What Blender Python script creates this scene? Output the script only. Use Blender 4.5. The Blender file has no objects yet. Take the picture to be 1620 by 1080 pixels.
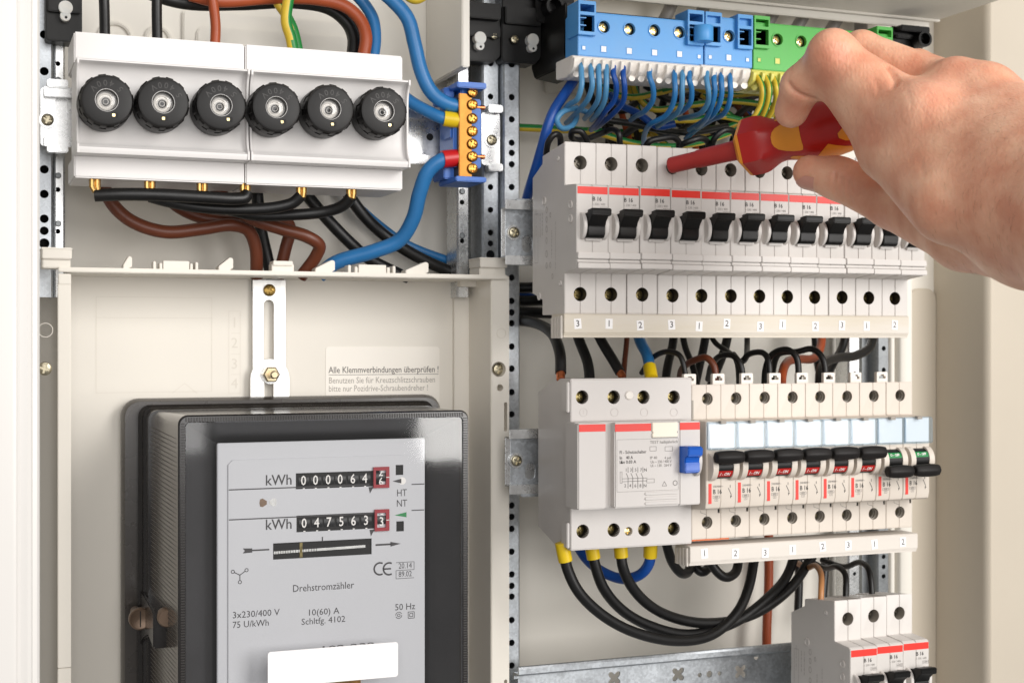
import bpy, bmesh, math, random
import numpy as np
from mathutils import Vector, Matrix

random.seed(7)
scene = bpy.context.scene
# ---------------------------------------------------------------- camera, world, lamps, exposure
F = 2250.0                      # focal length in pixels of the 1620 px wide photograph (50 mm lens)
TH = math.radians(21.2)         # the camera is turned to the right by this much
CT, ST = math.cos(TH), math.sin(TH)
MM = 0.001                      # all shapes below are written in millimetres

cam_d = bpy.data.cameras.new('camera')
cam = bpy.data.objects.new('camera', cam_d)
scene.collection.objects.link(cam)
cam.location = (0, 0, 0)
cam.rotation_euler = (math.radians(90), 0, -TH)
cam_d.lens = 50.0
cam_d.sensor_width = 36.0
cam_d.clip_start = 0.01
cam_d.clip_end = 50.0
cam_d.dof.use_dof = True
cam_d.dof.focus_distance = 0.70
cam_d.dof.aperture_fstop = 20.0
scene.camera = cam

world = bpy.data.worlds.new('World')
scene.world = world
world.use_nodes = True
bg = world.node_tree.nodes['Background']
bg.inputs[0].default_value = (1.0, 0.985, 0.965, 1)
bg.inputs[1].default_value = 0.26


def area_lamp(name, loc, target, size, power, col):
    d = bpy.data.lights.new(name, 'AREA')
    d.shape = 'RECTANGLE'
    d.size, d.size_y = size
    d.energy = power
    d.color = col
    o = bpy.data.objects.new(name, d)
    scene.collection.objects.link(o)
    o.location = loc
    o.rotation_euler = (Vector(target) - Vector(loc)).to_track_quat('-Z', 'Y').to_euler()
    return o


area_lamp('key_softbox', (0.92, -0.55, 0.33), (0.25, 0.75, 0.0), (0.66, 1.06), 20.0, (1.0, 0.975, 0.945))
area_lamp('fill_softbox', (-0.06, -0.75, 0.36), (0.25, 0.75, 0.0), (0.92, 1.1), 10.5, (1.0, 0.98, 0.965))

scene.view_settings.view_transform = 'Standard'
scene.view_settings.look = 'None'
scene.view_settings.exposure = 0.08
scene.view_settings.gamma = 1.0
scene.view_settings.use_curve_mapping = False
scene.render.resolution_x = 1024
scene.render.resolution_y = 682


# ---------------------------------------------------------------- helpers: pixel + depth -> place
def XZ(px, py, Y):
    a = (px - 810) / F
    b = (540 - py) / F
    t = Y / (CT - a * ST)
    return t * (ST + a * CT), t * b


def P(px, py, Y):
    x, z = XZ(px, py, Y)
    return Vector((x, Y, z))


def rect(x0, y0, x1, y1, Y):
    """photo rectangle on the plane Y -> X0, X1, Z0 (low), Z1 (high)"""
    xm, ym = (x0 + x1) / 2, (y0 + y1) / 2
    X0, X1 = XZ(x0, ym, Y)[0], XZ(x1, ym, Y)[0]
    return X0, X1, XZ(xm, y1, Y)[1], XZ(xm, y0, Y)[1]


def lin(c):
    def f(u):
        u /= 255.0
        return u / 12.92 if u <= 0.04045 else ((u + 0.055) / 1.055) ** 2.4
    return (f(c[0]), f(c[1]), f(c[2]), 1.0)


# ---------------------------------------------------------------- materials
def material(name, col, rough=0.4, metal=0.0, var=0.06, scale=60.0, bump=0.0, bscale=400.0, sss=0.0,
             stretch=None, spec=0.5, col2=None, coat=0.0):
    m = bpy.data.materials.new(name)
    m.use_nodes = True
    nt = m.node_tree
    b = nt.nodes['Principled BSDF']
    tc = nt.nodes.new('ShaderNodeTexCoord')
    mp = nt.nodes.new('ShaderNodeMapping')
    nt.links.new(tc.outputs['Object'], mp.inputs[0])
    if stretch:
        mp.inputs['Scale'].default_value = stretch
    n = nt.nodes.new('ShaderNodeTexNoise')
    n.inputs['Scale'].default_value = scale
    n.inputs['Detail'].default_value = 5
    n.inputs['Roughness'].default_value = 0.62
    nt.links.new(mp.outputs[0], n.inputs['Vector'])
    r = nt.nodes.new('ShaderNodeValToRGB')
    c = lin(col)
    c2 = lin(col2) if col2 else c
    r.color_ramp.elements[0].color = tuple(max(0, v * (1 - var)) for v in c2[:3]) + (1,)
    r.color_ramp.elements[1].color = tuple(min(1, v * (1 + var)) for v in c[:3]) + (1,)
    r.color_ramp.elements[0].position = 0.3
    r.color_ramp.elements[1].position = 0.7
    nt.links.new(n.outputs[0], r.inputs[0])
    nt.links.new(r.outputs[0], b.inputs['Base Color'])
    mr = nt.nodes.new('ShaderNodeMapRange')
    mr.inputs['To Min'].default_value = max(0.02, rough - 0.07)
    mr.inputs['To Max'].default_value = min(1, rough + 0.07)
    nt.links.new(n.outputs[0], mr.inputs['Value'])
    nt.links.new(mr.outputs[0], b.inputs['Roughness'])
    b.inputs['Metallic'].default_value = metal
    b.inputs['Specular IOR Level'].default_value = spec
    if coat:
        b.inputs['Coat Weight'].default_value = coat
        b.inputs['Coat Roughness'].default_value = 0.15
    if sss:
        b.inputs['Subsurface Weight'].default_value = sss
        b.inputs['Subsurface Radius'].default_value = (1.0, 0.6, 0.4)
        b.inputs['Subsurface Scale'].default_value = 0.002
    if bump:
        n2 = nt.nodes.new('ShaderNodeTexNoise')
        n2.inputs['Scale'].default_value = bscale
        n2.inputs['Detail'].default_value = 3
        nt.links.new(mp.outputs[0], n2.inputs['Vector'])
        bp = nt.nodes.new('ShaderNodeBump')
        bp.inputs['Strength'].default_value = bump
        bp.inputs['Distance'].default_value = 0.0004
        nt.links.new(n2.outputs[0], bp.inputs['Height'])
        nt.links.new(bp.outputs[0], b.inputs['Normal'])
    return m


def galvanised(name, col, rough=0.36, lo=0.78):
    m = bpy.data.materials.new(name)
    m.use_nodes = True
    nt = m.node_tree
    b = nt.nodes['Principled BSDF']
    tc = nt.nodes.new('ShaderNodeTexCoord')
    v = nt.nodes.new('ShaderNodeTexVoronoi')
    v.inputs['Scale'].default_value = 800
    n = nt.nodes.new('ShaderNodeTexNoise')
    n.inputs['Scale'].default_value = 55
    n.inputs['Detail'].default_value = 6
    n.inputs['Distortion'].default_value = 1.0
    for q in (v, n):
        nt.links.new(tc.outputs['Object'], q.inputs['Vector'])
    sp = nt.nodes.new('ShaderNodeSeparateColor')
    nt.links.new(v.outputs['Color'], sp.inputs[0])
    mx = nt.nodes.new('ShaderNodeMix')
    mx.inputs[0].default_value = 0.25
    nt.links.new(n.outputs[0], mx.inputs[2])
    nt.links.new(sp.outputs[0], mx.inputs[3])
    r = nt.nodes.new('ShaderNodeValToRGB')
    c = lin(col)
    r.color_ramp.elements[0].color = tuple(q * lo for q in c[:3]) + (1,)
    r.color_ramp.elements[1].color = c
    r.color_ramp.elements[0].position = 0.25
    r.color_ramp.elements[1].position = 0.75
    nt.links.new(mx.outputs[0], r.inputs[0])
    nt.links.new(r.outputs[0], b.inputs['Base Color'])
    mr = nt.nodes.new('ShaderNodeMapRange')
    mr.inputs['To Min'].default_value = rough - 0.1
    mr.inputs['To Max'].default_value = rough + 0.14
    nt.links.new(mx.outputs[0], mr.inputs['Value'])
    nt.links.new(mr.outputs[0], b.inputs['Roughness'])
    b.inputs['Metallic'].default_value = 0.85
    return m


def see_through(name, tint, gloss_rough, body, body_fac, refl=0.045):
    """clear or smoked plastic: tinted transparency + a body colour + a fresnel gloss"""
    m = bpy.data.materials.new(name)
    m.use_nodes = True
    nt = m.node_tree
    nt.nodes.remove(nt.nodes['Principled BSDF'])
    out = nt.nodes['Material Output']
    tr = nt.nodes.new('ShaderNodeBsdfTransparent')
    tr.inputs[0].default_value = lin(tint)
    df = nt.nodes.new('ShaderNodeBsdfDiffuse')
    df.inputs[0].default_value = lin(body)
    gl = nt.nodes.new('ShaderNodeBsdfGlossy')
    gl.inputs['Roughness'].default_value = gloss_rough
    m1 = nt.nodes.new('ShaderNodeMixShader')
    m1.inputs[0].default_value = body_fac
    nt.links.new(tr.outputs[0], m1.inputs[1])
    nt.links.new(df.outputs[0], m1.inputs[2])
    lw = nt.nodes.new('ShaderNodeLayerWeight')
    lw.inputs[0].default_value = 0.5
    pw = nt.nodes.new('ShaderNodeMath')
    pw.operation = 'POWER'
    pw.inputs[1].default_value = 4.0
    nt.links.new(lw.outputs['Facing'], pw.inputs[0])
    fr = nt.nodes.new('ShaderNodeMath')
    fr.operation = 'MULTIPLY_ADD'
    fr.inputs[1].default_value = 0.9
    fr.inputs[2].default_value = refl
    nt.links.new(pw.outputs[0], fr.inputs[0])
    nz = nt.nodes.new('ShaderNodeTexNoise')
    nz.inputs['Scale'].default_value = 30
    tc = nt.nodes.new('ShaderNodeTexCoord')
    nt.links.new(tc.outputs['Object'], nz.inputs['Vector'])
    bp = nt.nodes.new('ShaderNodeBump')
    bp.inputs['Strength'].default_value = 0.05
    bp.inputs['Distance'].default_value = 0.001
    nt.links.new(nz.outputs[0], bp.inputs['Height'])
    nt.links.new(bp.outputs[0], gl.inputs['Normal'])
    m2 = nt.nodes.new('ShaderNodeMixShader')
    nt.links.new(fr.outputs[0], m2.inputs[0])
    nt.links.new(m1.outputs[0], m2.inputs[1])
    nt.links.new(gl.outputs[0], m2.inputs[2])
    nt.links.new(m2.outputs[0], out.inputs['Surface'])
    return m


M = {}
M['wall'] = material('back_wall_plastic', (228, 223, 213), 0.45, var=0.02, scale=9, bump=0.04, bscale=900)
M['side'] = material('side_wall_plastic', (194, 184, 168), 0.5, var=0.02, scale=9, bump=0.04, bscale=900)  # the shade on the left-facing wall is put into this darker beige
M['frame'] = material('white_lacquer', (212, 209, 205), 0.32, var=0.01, scale=9)
M['plate'] = material('beige_plastic', (231, 225, 214), 0.42, var=0.02, scale=12, bump=0.04, bscale=900)
M['fuse'] = material('fuse_white_plastic', (222, 219, 217), 0.38, var=0.015, scale=20)
M['breaker'] = material('breaker_grey_plastic', (208, 203, 198), 0.42, var=0.025, scale=45, bump=0.05, bscale=1500)
M['breaker_b'] = material('breaker_cream_plastic', (211, 201, 189), 0.42, var=0.025, scale=45, bump=0.05, bscale=1500)
M['rcd'] = material('rcd_grey_plastic', (205, 200, 196), 0.4, var=0.02, scale=40, bump=0.04, bscale=1500)
M['strip'] = material('strip_plastic', (213, 206, 197), 0.45, var=0.04, scale=30, stretch=(0.3, 1, 2))
M['black'] = material('black_plastic', (13, 12, 11), 0.42, var=0.15, scale=80, bump=0.06, bscale=1200, spec=0.3)
M['black_soft'] = material('black_matt_plastic', (26, 23, 22), 0.55, var=0.15, scale=80, bump=0.15, bscale=1500, spec=0.3)
M['cap'] = material('black_bakelite', (15, 13, 12), 0.48, var=0.12, scale=90, bump=0.05, bscale=1500, spec=0.35)
M['emboss'] = material('black_relief', (44, 41, 40), 0.5, var=0.1)  # slightly lighter black standing for light caught by the raised letters
M['cable_black'] = material('black_cable_sheath', (11, 10, 10), 0.42, var=0.3, scale=70, bump=0.12, bscale=500)
M['cable_brown'] = material('brown_cable_sheath', (98, 47, 25), 0.4, var=0.1, scale=50, bump=0.05, bscale=500)
M['cable_rust'] = material('rust_cable_sheath', (156, 70, 34), 0.4, var=0.1, scale=50, bump=0.05, bscale=500)
M['cable_blue'] = material('blue_cable_sheath', (40, 112, 170), 0.38, var=0.12, scale=50, bump=0.06, bscale=500)
M['cable_navy'] = material('dark_blue_cable_sheath', (10, 70, 150), 0.38, var=0.12, scale=50, bump=0.06, bscale=500)
M['cable_pale'] = material('pale_blue_cable_sheath', (74, 134, 176), 0.42, var=0.12, scale=50, bump=0.06, bscale=500)
M['cable_grey'] = material('grey_cable_sheath', (128, 124, 120), 0.5, var=0.1, scale=50)
M['cable_green'] = material('green_cable_sheath', (24, 122, 52), 0.4, var=0.1, scale=50)
M['cable_yellow'] = material('yellow_cable_sheath', (206, 176, 50), 0.4, var=0.1, scale=50)
M['cable_tan'] = material('tan_cable_sheath', (176, 122, 76), 0.4, var=0.1, scale=50)
M['steel'] = galvanised('galvanised_steel', (208, 213, 218), 0.38, 0.6)
M['steel_dark'] = galvanised('galvanised_steel_grey', (150, 153, 155), 0.42, 0.7)
M['zinc'] = galvanised('bright_zinc', (222, 223, 223), 0.27, 0.8)
M['brass'] = material('brass', (176, 128, 62), 0.26, 1.0, var=0.22, scale=160)
M['copper'] = material('copper', (214, 126, 84), 0.3, 1.0, var=0.2, scale=300)
M['screw'] = material('screw_steel', (168, 160, 138), 0.3, 0.95, var=0.25, scale=300)
M['screw_dark'] = material('yellow_passivated_screw', (128, 116, 78), 0.3, 0.9, var=0.35, scale=350)
M['hole'] = material('dark_void', (9, 8, 8), 0.7, var=0.1)  # near-black colour standing for the dark inside openings and slots
M['hole_grey'] = material('grey_insert', (150, 143, 133), 0.4, var=0.15)
M['red'] = material('red_print', (228, 48, 36), 0.42, var=0.05)
M['red_toggle'] = material('red_drum', (176, 26, 20), 0.35, var=0.08)
M['green_toggle'] = material('green_drum', (22, 128, 66), 0.35, var=0.08)
M['ink'] = material('black_ink', (38, 36, 36), 0.6, var=0.05)
M['ink_pale'] = material('pale_grey_ink', (168, 161, 153), 0.6, var=0.05)
M['ink_soft'] = material('grey_ink', (120, 115, 111), 0.6, var=0.05)
M['relief'] = material('moulded_relief', (221, 214, 202), 0.5, var=0.03)  # darker beige standing for the shade along the moulded marks
M['white'] = material('white_paper', (243, 241, 240), 0.55, var=0.01)
M['white_print'] = material('white_print', (235, 232, 228), 0.5, var=0.02)
M['blue'] = material('terminal_blue_plastic', (76, 152, 216), 0.4, var=0.05, scale=60, bump=0.03, bscale=1200)
M['blue_holder'] = material('holder_blue_plastic', (44, 104, 190), 0.4, var=0.06, scale=60)
M['blue_toggle'] = material('blue_toggle_plastic', (20, 92, 192), 0.34, var=0.06, scale=60)
M['green'] = material('terminal_green_plastic', (76, 176, 70), 0.42, var=0.05, scale=60, bump=0.03, bscale=1200)
M['comb_white'] = material('comb_white_plastic', (232, 226, 218), 0.42, var=0.03, scale=80)
M['comb_yellow'] = material('comb_yellow_plastic', (214, 208, 104), 0.42, var=0.04, scale=80)
M['ferrule_yellow'] = material('ferrule_yellow', (224, 190, 22), 0.36, var=0.06)
M['ferrule_red'] = material('ferrule_red', (196, 26, 30), 0.36, var=0.06)
M['cream'] = material('cream_button', (240, 232, 214), 0.4, var=0.02)
M['label_clear'] = see_through('clear_blue_label_cover', (238, 245, 250), 0.08, (208, 226, 240), 0.07)
M['smoke'] = see_through('smoked_meter_cover', (128, 122, 116), 0.14, (112, 104, 96), 0.6)
M['pane'] = see_through('meter_glass', (252, 252, 252), 0.05, (128, 128, 130), 0.01, 0.08)
M['meter_dark'] = material('meter_dark_rim', (30, 27, 26), 0.22, var=0.15, scale=40, coat=0.3)
M['meter_base'] = material('meter_base_plastic', (44, 40, 37), 0.3, var=0.12, scale=40)
M['meter_in'] = material('meter_inner_metal', (62, 61, 62), 0.34, 0.4, var=0.14, scale=26)
M['meter_face'] = material('meter_face_plate', (196, 197, 201), 0.42, 0.0, var=0.02, scale=12)
M['handle_red'] = material('handle_red_plastic', (172, 24, 20), 0.36, var=0.08, scale=60)
M['handle_orange'] = material('handle_orange_rubber', (228, 146, 40), 0.45, var=0.05, scale=60)
M['shaft_red'] = material('shaft_red_sleeve', (164, 42, 38), 0.5, var=0.08, scale=60)
M['strap_metal'] = galvanised('bright_strap_metal', (232, 231, 228), 0.34, 0.92)
M['nut_metal'] = material('yellowish_zinc', (206, 190, 158), 0.28, 0.95, var=0.12, scale=150)
M['screw_brass'] = material('brass_screw', (150, 122, 66), 0.3, 0.9, var=0.3, scale=300)
M['meter_rim'] = material('meter_flange_plastic', (62, 57, 53), 0.28, var=0.1, scale=40, coat=0.3)
M['meter_ridge'] = material('meter_ridge_line', (84, 78, 72), 0.5, var=0.1)
M['meter_serr'] = material('meter_serration', (46, 43, 41), 0.3, var=0.1)
M['meter_mech'] = material('meter_mechanism', (84, 78, 72), 0.5, 0.2, var=0.15, scale=30)
M['drum'] = material('counter_drum', (20, 21, 24), 0.4, var=0.1)
M['red_frame'] = material('counter_red_frame', (150, 24, 38), 0.45, var=0.06)
M['bright'] = material('bright_metal', (232, 232, 230), 0.24, 0.6, var=0.06, scale=200)
M['ink_meter'] = material('meter_print_ink', (62, 60, 62), 0.6, var=0.05)
M['rcd_relief'] = material('rcd_relief', (196, 190, 185), 0.5, var=0.03)
M['copper_flat'] = material('copper_flat', (186, 104, 70), 0.4, 0.9, var=0.2, scale=200)
M['ink_print'] = material('fine_print_ink', (84, 80, 78), 0.6, var=0.05)
M['steel_blue'] = galvanised('galvanised_steel_bluish', (176, 182, 188), 0.38, 0.74)
M['screw_gold'] = material('bright_gold_screw', (224, 206, 158), 0.22, 0.95, var=0.25, scale=300)
M['brass_dark'] = material('dull_brass', (128, 88, 42), 0.32, 1.0, var=0.25, scale=120)  # darker brass, the shadow side of the bar put into the colour
M['screw_dull'] = material('dull_screw_steel', (120, 114, 104), 0.4, 0.8, var=0.25, scale=300)
M['ferrule_gold'] = material('ferrule_gold', (186, 150, 92), 0.28, 1.0, var=0.25, scale=200)
M['seal'] = material('brown_seal_screw', (118, 98, 82), 0.4, 0.5, var=0.2, scale=200)


# ---------------------------------------------------------------- mesh builder (millimetres)
class MB:
    def __init__(self):
        self.v, self.f, self.m = [], [], []

    def add(self, vs, fs, mi=0):
        o = len(self.v)
        self.v += [tuple(q) for q in vs]
        for f in fs:
            self.f.append([o + i for i in f])
            self.m.append(mi)
        return self

    def box(self, x0, x1, y0, y1, z0, z1, mi=0):
        vs = [(x, y, z) for x in (x0, x1) for y in (y0, y1) for z in (z0, z1)]
        return self.add(vs, [(0, 1, 3, 2), (4, 6, 7, 5), (0, 4, 5, 1), (2, 3, 7, 6), (0, 2, 6, 4), (1, 5, 7, 3)], mi)

    def loft(self, loops, cap0=True, cap1=True, mi=0, closed=True):
        n = len(loops[0])
        vs = [p for l in loops for p in l]
        fs = []
        for k in range(len(loops) - 1):
            for i in range(n if closed else n - 1):
                j = (i + 1) % n
                fs.append((k * n + i, k * n + j, (k + 1) * n + j, (k + 1) * n + i))
        if cap0:
            fs.append(tuple(range(n)))
        if cap1:
            fs.append(tuple((len(loops) - 1) * n + i for i in range(n)))
        return self.add(vs, fs, mi)

    def prism(self, prof, ax, a, b, mi=0):
        def q(p, t):
            return {'x': (t, p[0], p[1]), 'y': (p[0], t, p[1]), 'z': (p[0], p[1], t)}[ax]
        return self.loft([[q(p, a) for p in prof], [q(p, b) for p in prof]], mi=mi)

    def lathe(self, prof, c, ax='y', n=24, mi=0, cap0=True, cap1=True, mod=None):
        """prof: list of (radius, position along axis)"""
        loops = []
        for r, h in prof:
            l = []
            for i in range(n):
                t = 2 * math.pi * i / n
                rr = r * (mod(i, n) if mod else 1)
                u, w = rr * math.cos(t), rr * math.sin(t)
                l.append({'y': (c[0] + u, c[1] + h, c[2] + w), 'x': (c[0] + h, c[1] + u, c[2] + w),
                          'z': (c[0] + u, c[1] + w, c[2] + h)}[ax])
            loops.append(l)
        return self.loft(loops, cap0, cap1, mi)

    def cyl(self, c, ax, r, h0, h1, n=24, mi=0):
        return self.lathe([(r, h0), (r, h1)], c, ax, n, mi)

    def tube(self, pts, r, n=12, mi=0, cap=True, stripes=False):
        pts = [Vector(p) for p in pts]
        rs = r if isinstance(r, (list, tuple)) else [r] * len(pts)
        up = Vector((0.13, 0.9, 0.37)).normalized()
        loops = []
        for i, p in enumerate(pts):
            d = (pts[min(i + 1, len(pts) - 1)] - pts[max(i - 1, 0)]).normalized()
            s = d.cross(up)
            if s.length < 1e-4:
                s = d.orthogonal()
            s.normalize()
            up = s.cross(d).normalized()
            loops.append([tuple(p + (s * math.cos(2 * math.pi * k / n) + up * math.sin(2 * math.pi * k / n)) * rs[i])
                          for k in range(n)])
        o = len(self.f)
        self.loft(loops, cap, cap, mi)
        if stripes:
            for q in range((len(pts) - 1) * n):
                k = (q % n + (q // n) // 22) % n
                self.m[o + q] = 0 if n * 0.28 <= k < n * 0.74 else 1
        return self

    def build(self, name, mats, parent=None, org=None, bevel=0.0, seg=2, ang=35, cut=None, flat=False):
        me = self.mesh(name, org if org is not None else ORG.get(parent.name if parent else '', (0, 0, 0)),
                       bevel, seg, ang, cut, flat)
        return link(name, me, mats, parent)

    def mesh(self, name, org=(0, 0, 0), bevel=0.0, seg=2, ang=35, cut=None, flat=False):
        bm = bmesh.new()
        vs = [bm.verts.new(((x - org[0]) * MM, (y - org[1]) * MM, (z - org[2]) * MM)) for x, y, z in self.v]
        for f, mi in zip(self.f, self.m):
            try:
                bf = bm.faces.new([vs[i] for i in f])
                bf.material_index = mi
            except ValueError:
                pass
        bmesh.ops.recalc_face_normals(bm, faces=bm.faces)
        if bevel:
            ed = [e for e in bm.edges if len(e.link_faces) == 2 and e.calc_face_angle(0) > math.radians(28)]
            bmesh.ops.bevel(bm, geom=ed, offset=bevel * MM, segments=seg, affect='EDGES', clamp_overlap=True)
        me = bpy.data.meshes.new(name)
        bm.to_mesh(me)
        bm.free()
        if cut is not None:
            me = boolean(me, cut.mesh('cutter', org))
        if not flat and len(me.polygons):
            me.polygons.foreach_set('use_smooth', [True] * len(me.polygons))
            me.set_sharp_from_angle(angle=math.radians(ang))
        me.update()
        return me


def boolean(me, cme):
    a = bpy.data.objects.new('tmp_a', me)
    b = bpy.data.objects.new('tmp_b', cme)
    scene.collection.objects.link(a)
    scene.collection.objects.link(b)
    md = a.modifiers.new('b', 'BOOLEAN')
    md.operation = 'DIFFERENCE'
    md.solver = 'EXACT'
    md.object = b
    dg = bpy.context.evaluated_depsgraph_get()
    dg.update()
    res = bpy.data.meshes.new_from_object(a.evaluated_get(dg))
    bpy.data.objects.remove(a)
    bpy.data.objects.remove(b)
    return res


ORG = {}


def link(name, me, mats, parent=None):
    o = bpy.data.objects.new(name, me)
    scene.collection.objects.link(o)
    if not isinstance(mats, (list, tuple)):
        mats = [mats]
    if len(me.materials) == 0:
        for m in mats:
            me.materials.append(M[m] if isinstance(m, str) else m)
    if parent is not None:
        o.parent = parent
        if parent.name in ORG:
            ORG[o.name] = ORG[parent.name]
    return o


def tag(o, label, cat, group=None):
    o['label'] = label
    o['category'] = cat
    if group:
        o['group'] = group
    return o


def thing(name, label, cat, org=(0, 0, 0), group=None):
    o = bpy.data.objects.new(name, None)
    o.empty_display_size = 0.01
    scene.collection.objects.link(o)
    o.location = Vector(org) * MM
    ORG[o.name] = tuple(org)
    tag(o, label, cat, group)
    return o


def structure(o):
    o['kind'] = 'structure'
    return o


KIDS = {}


def copy_tree(o, parent=None):
    c = o.copy()
    scene.collection.objects.link(c)
    c.parent = parent
    for ch in sorted(o.children, key=lambda q: q.name):
        copy_tree(ch, c)
    return c


def rrect(x0, x1, z0, z1, r, n=5):
    out = []
    for cx, cz, a0 in ((x1 - r, z1 - r, 0), (x0 + r, z1 - r, 90), (x0 + r, z0 + r, 180), (x1 - r, z0 + r, 270)):
        for k in range(n + 1):
            t = math.radians(a0 + 90 * k / n)
            out.append((cx + r * math.cos(t), cz + r * math.sin(t)))
    return out


def disc(cx, cz, r, n=20, a0=0):
    return [(cx + r * math.cos(2 * math.pi * k / n + a0), cz + r * math.sin(2 * math.pi * k / n + a0)) for k in range(n)]


def spline(pts, per=7):
    pts = [Vector(p) for p in pts]
    q = [pts[0] * 2 - pts[1]] + pts + [pts[-1] * 2 - pts[-2]]
    out = []
    for i in range(1, len(q) - 2):
        a, b, c, d = q[i - 1], q[i], q[i + 1], q[i + 2]
        # centripetal spacing keeps the curve free of loops
        t0 = 0.0
        t1 = t0 + max((b - a).length, 1e-3) ** 0.5
        t2 = t1 + max((c - b).length, 1e-3) ** 0.5
        t3 = t2 + max((d - c).length, 1e-3) ** 0.5
        for k in range(per):
            t = t1 + (t2 - t1) * k / per
            a1 = a * ((t1 - t) / (t1 - t0)) + b * ((t - t0) / (t1 - t0))
            a2 = b * ((t2 - t) / (t2 - t1)) + c * ((t - t1) / (t2 - t1))
            a3 = c * ((t3 - t) / (t3 - t2)) + d * ((t - t2) / (t3 - t2))
            b1 = a1 * ((t2 - t) / (t2 - t0)) + a2 * ((t - t0) / (t2 - t0))
            b2 = a2 * ((t3 - t) / (t3 - t1)) + a3 * ((t - t1) / (t3 - t1))
            out.append(b1 * ((t2 - t) / (t2 - t1)) + b2 * ((t - t1) / (t2 - t1)))
    out.append(pts[-1])
    return out


_TXT = {}


def text_verts(s, size, bold=0.0, align='CENTER', res=2):
    """flat outline of a text, in mm, in the local x/y plane"""
    k = (s, size, bold, align)
    if k not in _TXT:
        cu = bpy.data.curves.new('txt', 'FONT')
        cu.body = s
        cu.size = size
        cu.align_x = align
        cu.align_y = 'CENTER'
        cu.resolution_u = res
        cu.offset = bold
        o = bpy.data.objects.new('txt', cu)
        scene.collection.objects.link(o)
        dg = bpy.context.evaluated_depsgraph_get()
        dg.update()
        me = bpy.data.meshes.new_from_object(o.evaluated_get(dg))
        _TXT[k] = ([tuple(v.co) for v in me.vertices], [tuple(p.vertices) for p in me.polygons])
        bpy.data.objects.remove(o)
    return _TXT[k]


def put_text(mb, s, x, y, z, size, bold=0.0, align='CENTER', sx=1.0, rot=0.0, shear=0.0):
    """write a text on a plane that faces the camera side (-Y)"""
    vs, fs = text_verts(s, size, bold, align)
    c, q = math.cos(rot), math.sin(rot)
    out = []
    for u, w, _ in vs:
        u, w = u * sx + shear * w, w
        out.append((x + u * c - w * q, y, z + u * q + w * c))
    mb.add(out, fs)
    return mb


def line(mb, x0, z0, x1, z1, y, w):
    d = Vector((x1 - x0, z1 - z0))
    if d.length < 1e-6:
        return mb
    n = Vector((-d.y, d.x)).normalized() * w / 2
    return mb.add([(x0 + n.x, y, z0 + n.y), (x1 + n.x, y, z1 + n.y), (x1 - n.x, y, z1 - n.y), (x0 - n.x, y, z0 - n.y)],
                  [(0, 1, 2, 3)])


def outline(mb, x0, x1, z0, z1, y, w):
    for a in ((x0, z0, x1, z0), (x0, z1, x1, z1), (x0, z0, x0, z1), (x1, z0, x1, z1)):
        line(mb, a[0], a[1], a[2], a[3], y, w)
    return mb


_SCREW = {}


def screw_mesh(r, mat, kind='cross', dome=0.5, h=1.6):
    """screw head facing -Y, its base at y = 0"""
    k = (r, mat, kind)
    if k not in _SCREW:
        m = MB()
        m.lathe([(r, 0), (r, -h * 0.55), (r * 0.9, -h * 0.85), (r * 0.55, -h - dome * 0.2), (0.05, -h - dome * 0.3)],
                (0, 0, 0), 'y', 20)
        c = MB()
        w = r * 0.17
        if kind == 'cross':
            a = r * 0.72
            c.prism([(-a, -w), (-w, -w), (-w, -a), (w, -a), (w, -w), (a, -w), (a, w), (w, w), (w, a), (-w, a), (-w, w),
                     (-a, w)], 'y', -h * 0.3, -h * 3)
        else:
            c.box(-w, w, -h * 3, -h * 0.35, -r * 1.2, r * 1.2)
        me = m.mesh('screw', cut=c)
        me.materials.clear()
        me.materials.append(M[mat])
        _SCREW[k] = me
    return _SCREW[k]


def screw(parent, x, y, z, r, mat='screw', kind='cross', name='screw', rot=0.0, ax=None):
    o = bpy.data.objects.new(name, screw_mesh(r, mat, kind))
    scene.collection.objects.link(o)
    g = ORG.get(parent.name, (0, 0, 0)) if parent else (0, 0, 0)
    o.location = ((x - g[0]) * MM, (y - g[1]) * MM, (z - g[2]) * MM)
    o.rotation_euler = (0, rot, 0)
    o.parent = parent
    if parent and parent.name in ORG:
        ORG[o.name] = ORG[parent.name]
    return o


def cable(name, label, mat, r, pts, cat='cable', ends=(), group=None, n=12):
    """pts: (px, py, Y) triples; ends: [(material, radius, first, last, part name)] as fractions of points"""
    w = spline([P(*p) for p in pts])
    org = tuple(w[0])
    m = MB()
    if mat == 'pe':
        m.tube(w, r, 14, stripes=True)
        o = m.build(name, ['cable_yellow', 'cable_green'], None, org)
    else:
        m.tube(w, r, n)
        o = m.build(name, mat, None, org)
    o.location = Vector(org) * MM
    ORG[o.name] = org
    tag(o, label, cat, group)
    for (em, er, at, ln, en) in ends:
        if at == 0:
            a, d = w[0], (w[0] - w[2]).normalized()
        else:
            a, d = w[-1], (w[-1] - w[-3]).normalized()
        e = MB().tube([a - d * ln * 0.45, a, a + d * ln * 0.55, a + d * ln * 0.56], [er, er * 1.02, er, er * 0.92], 16)
        e.build(en, em, o, org)
    return o

# ================================================================ THE CABINET (setting)
YB = 800.0          # back wall
xr = XZ(1476, 540, YB)[0]
m = MB()
m.box(-120, xr + 2, YB, YB + 6, -330, 320)
back = structure(m.build('back_wall', 'wall'))
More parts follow.
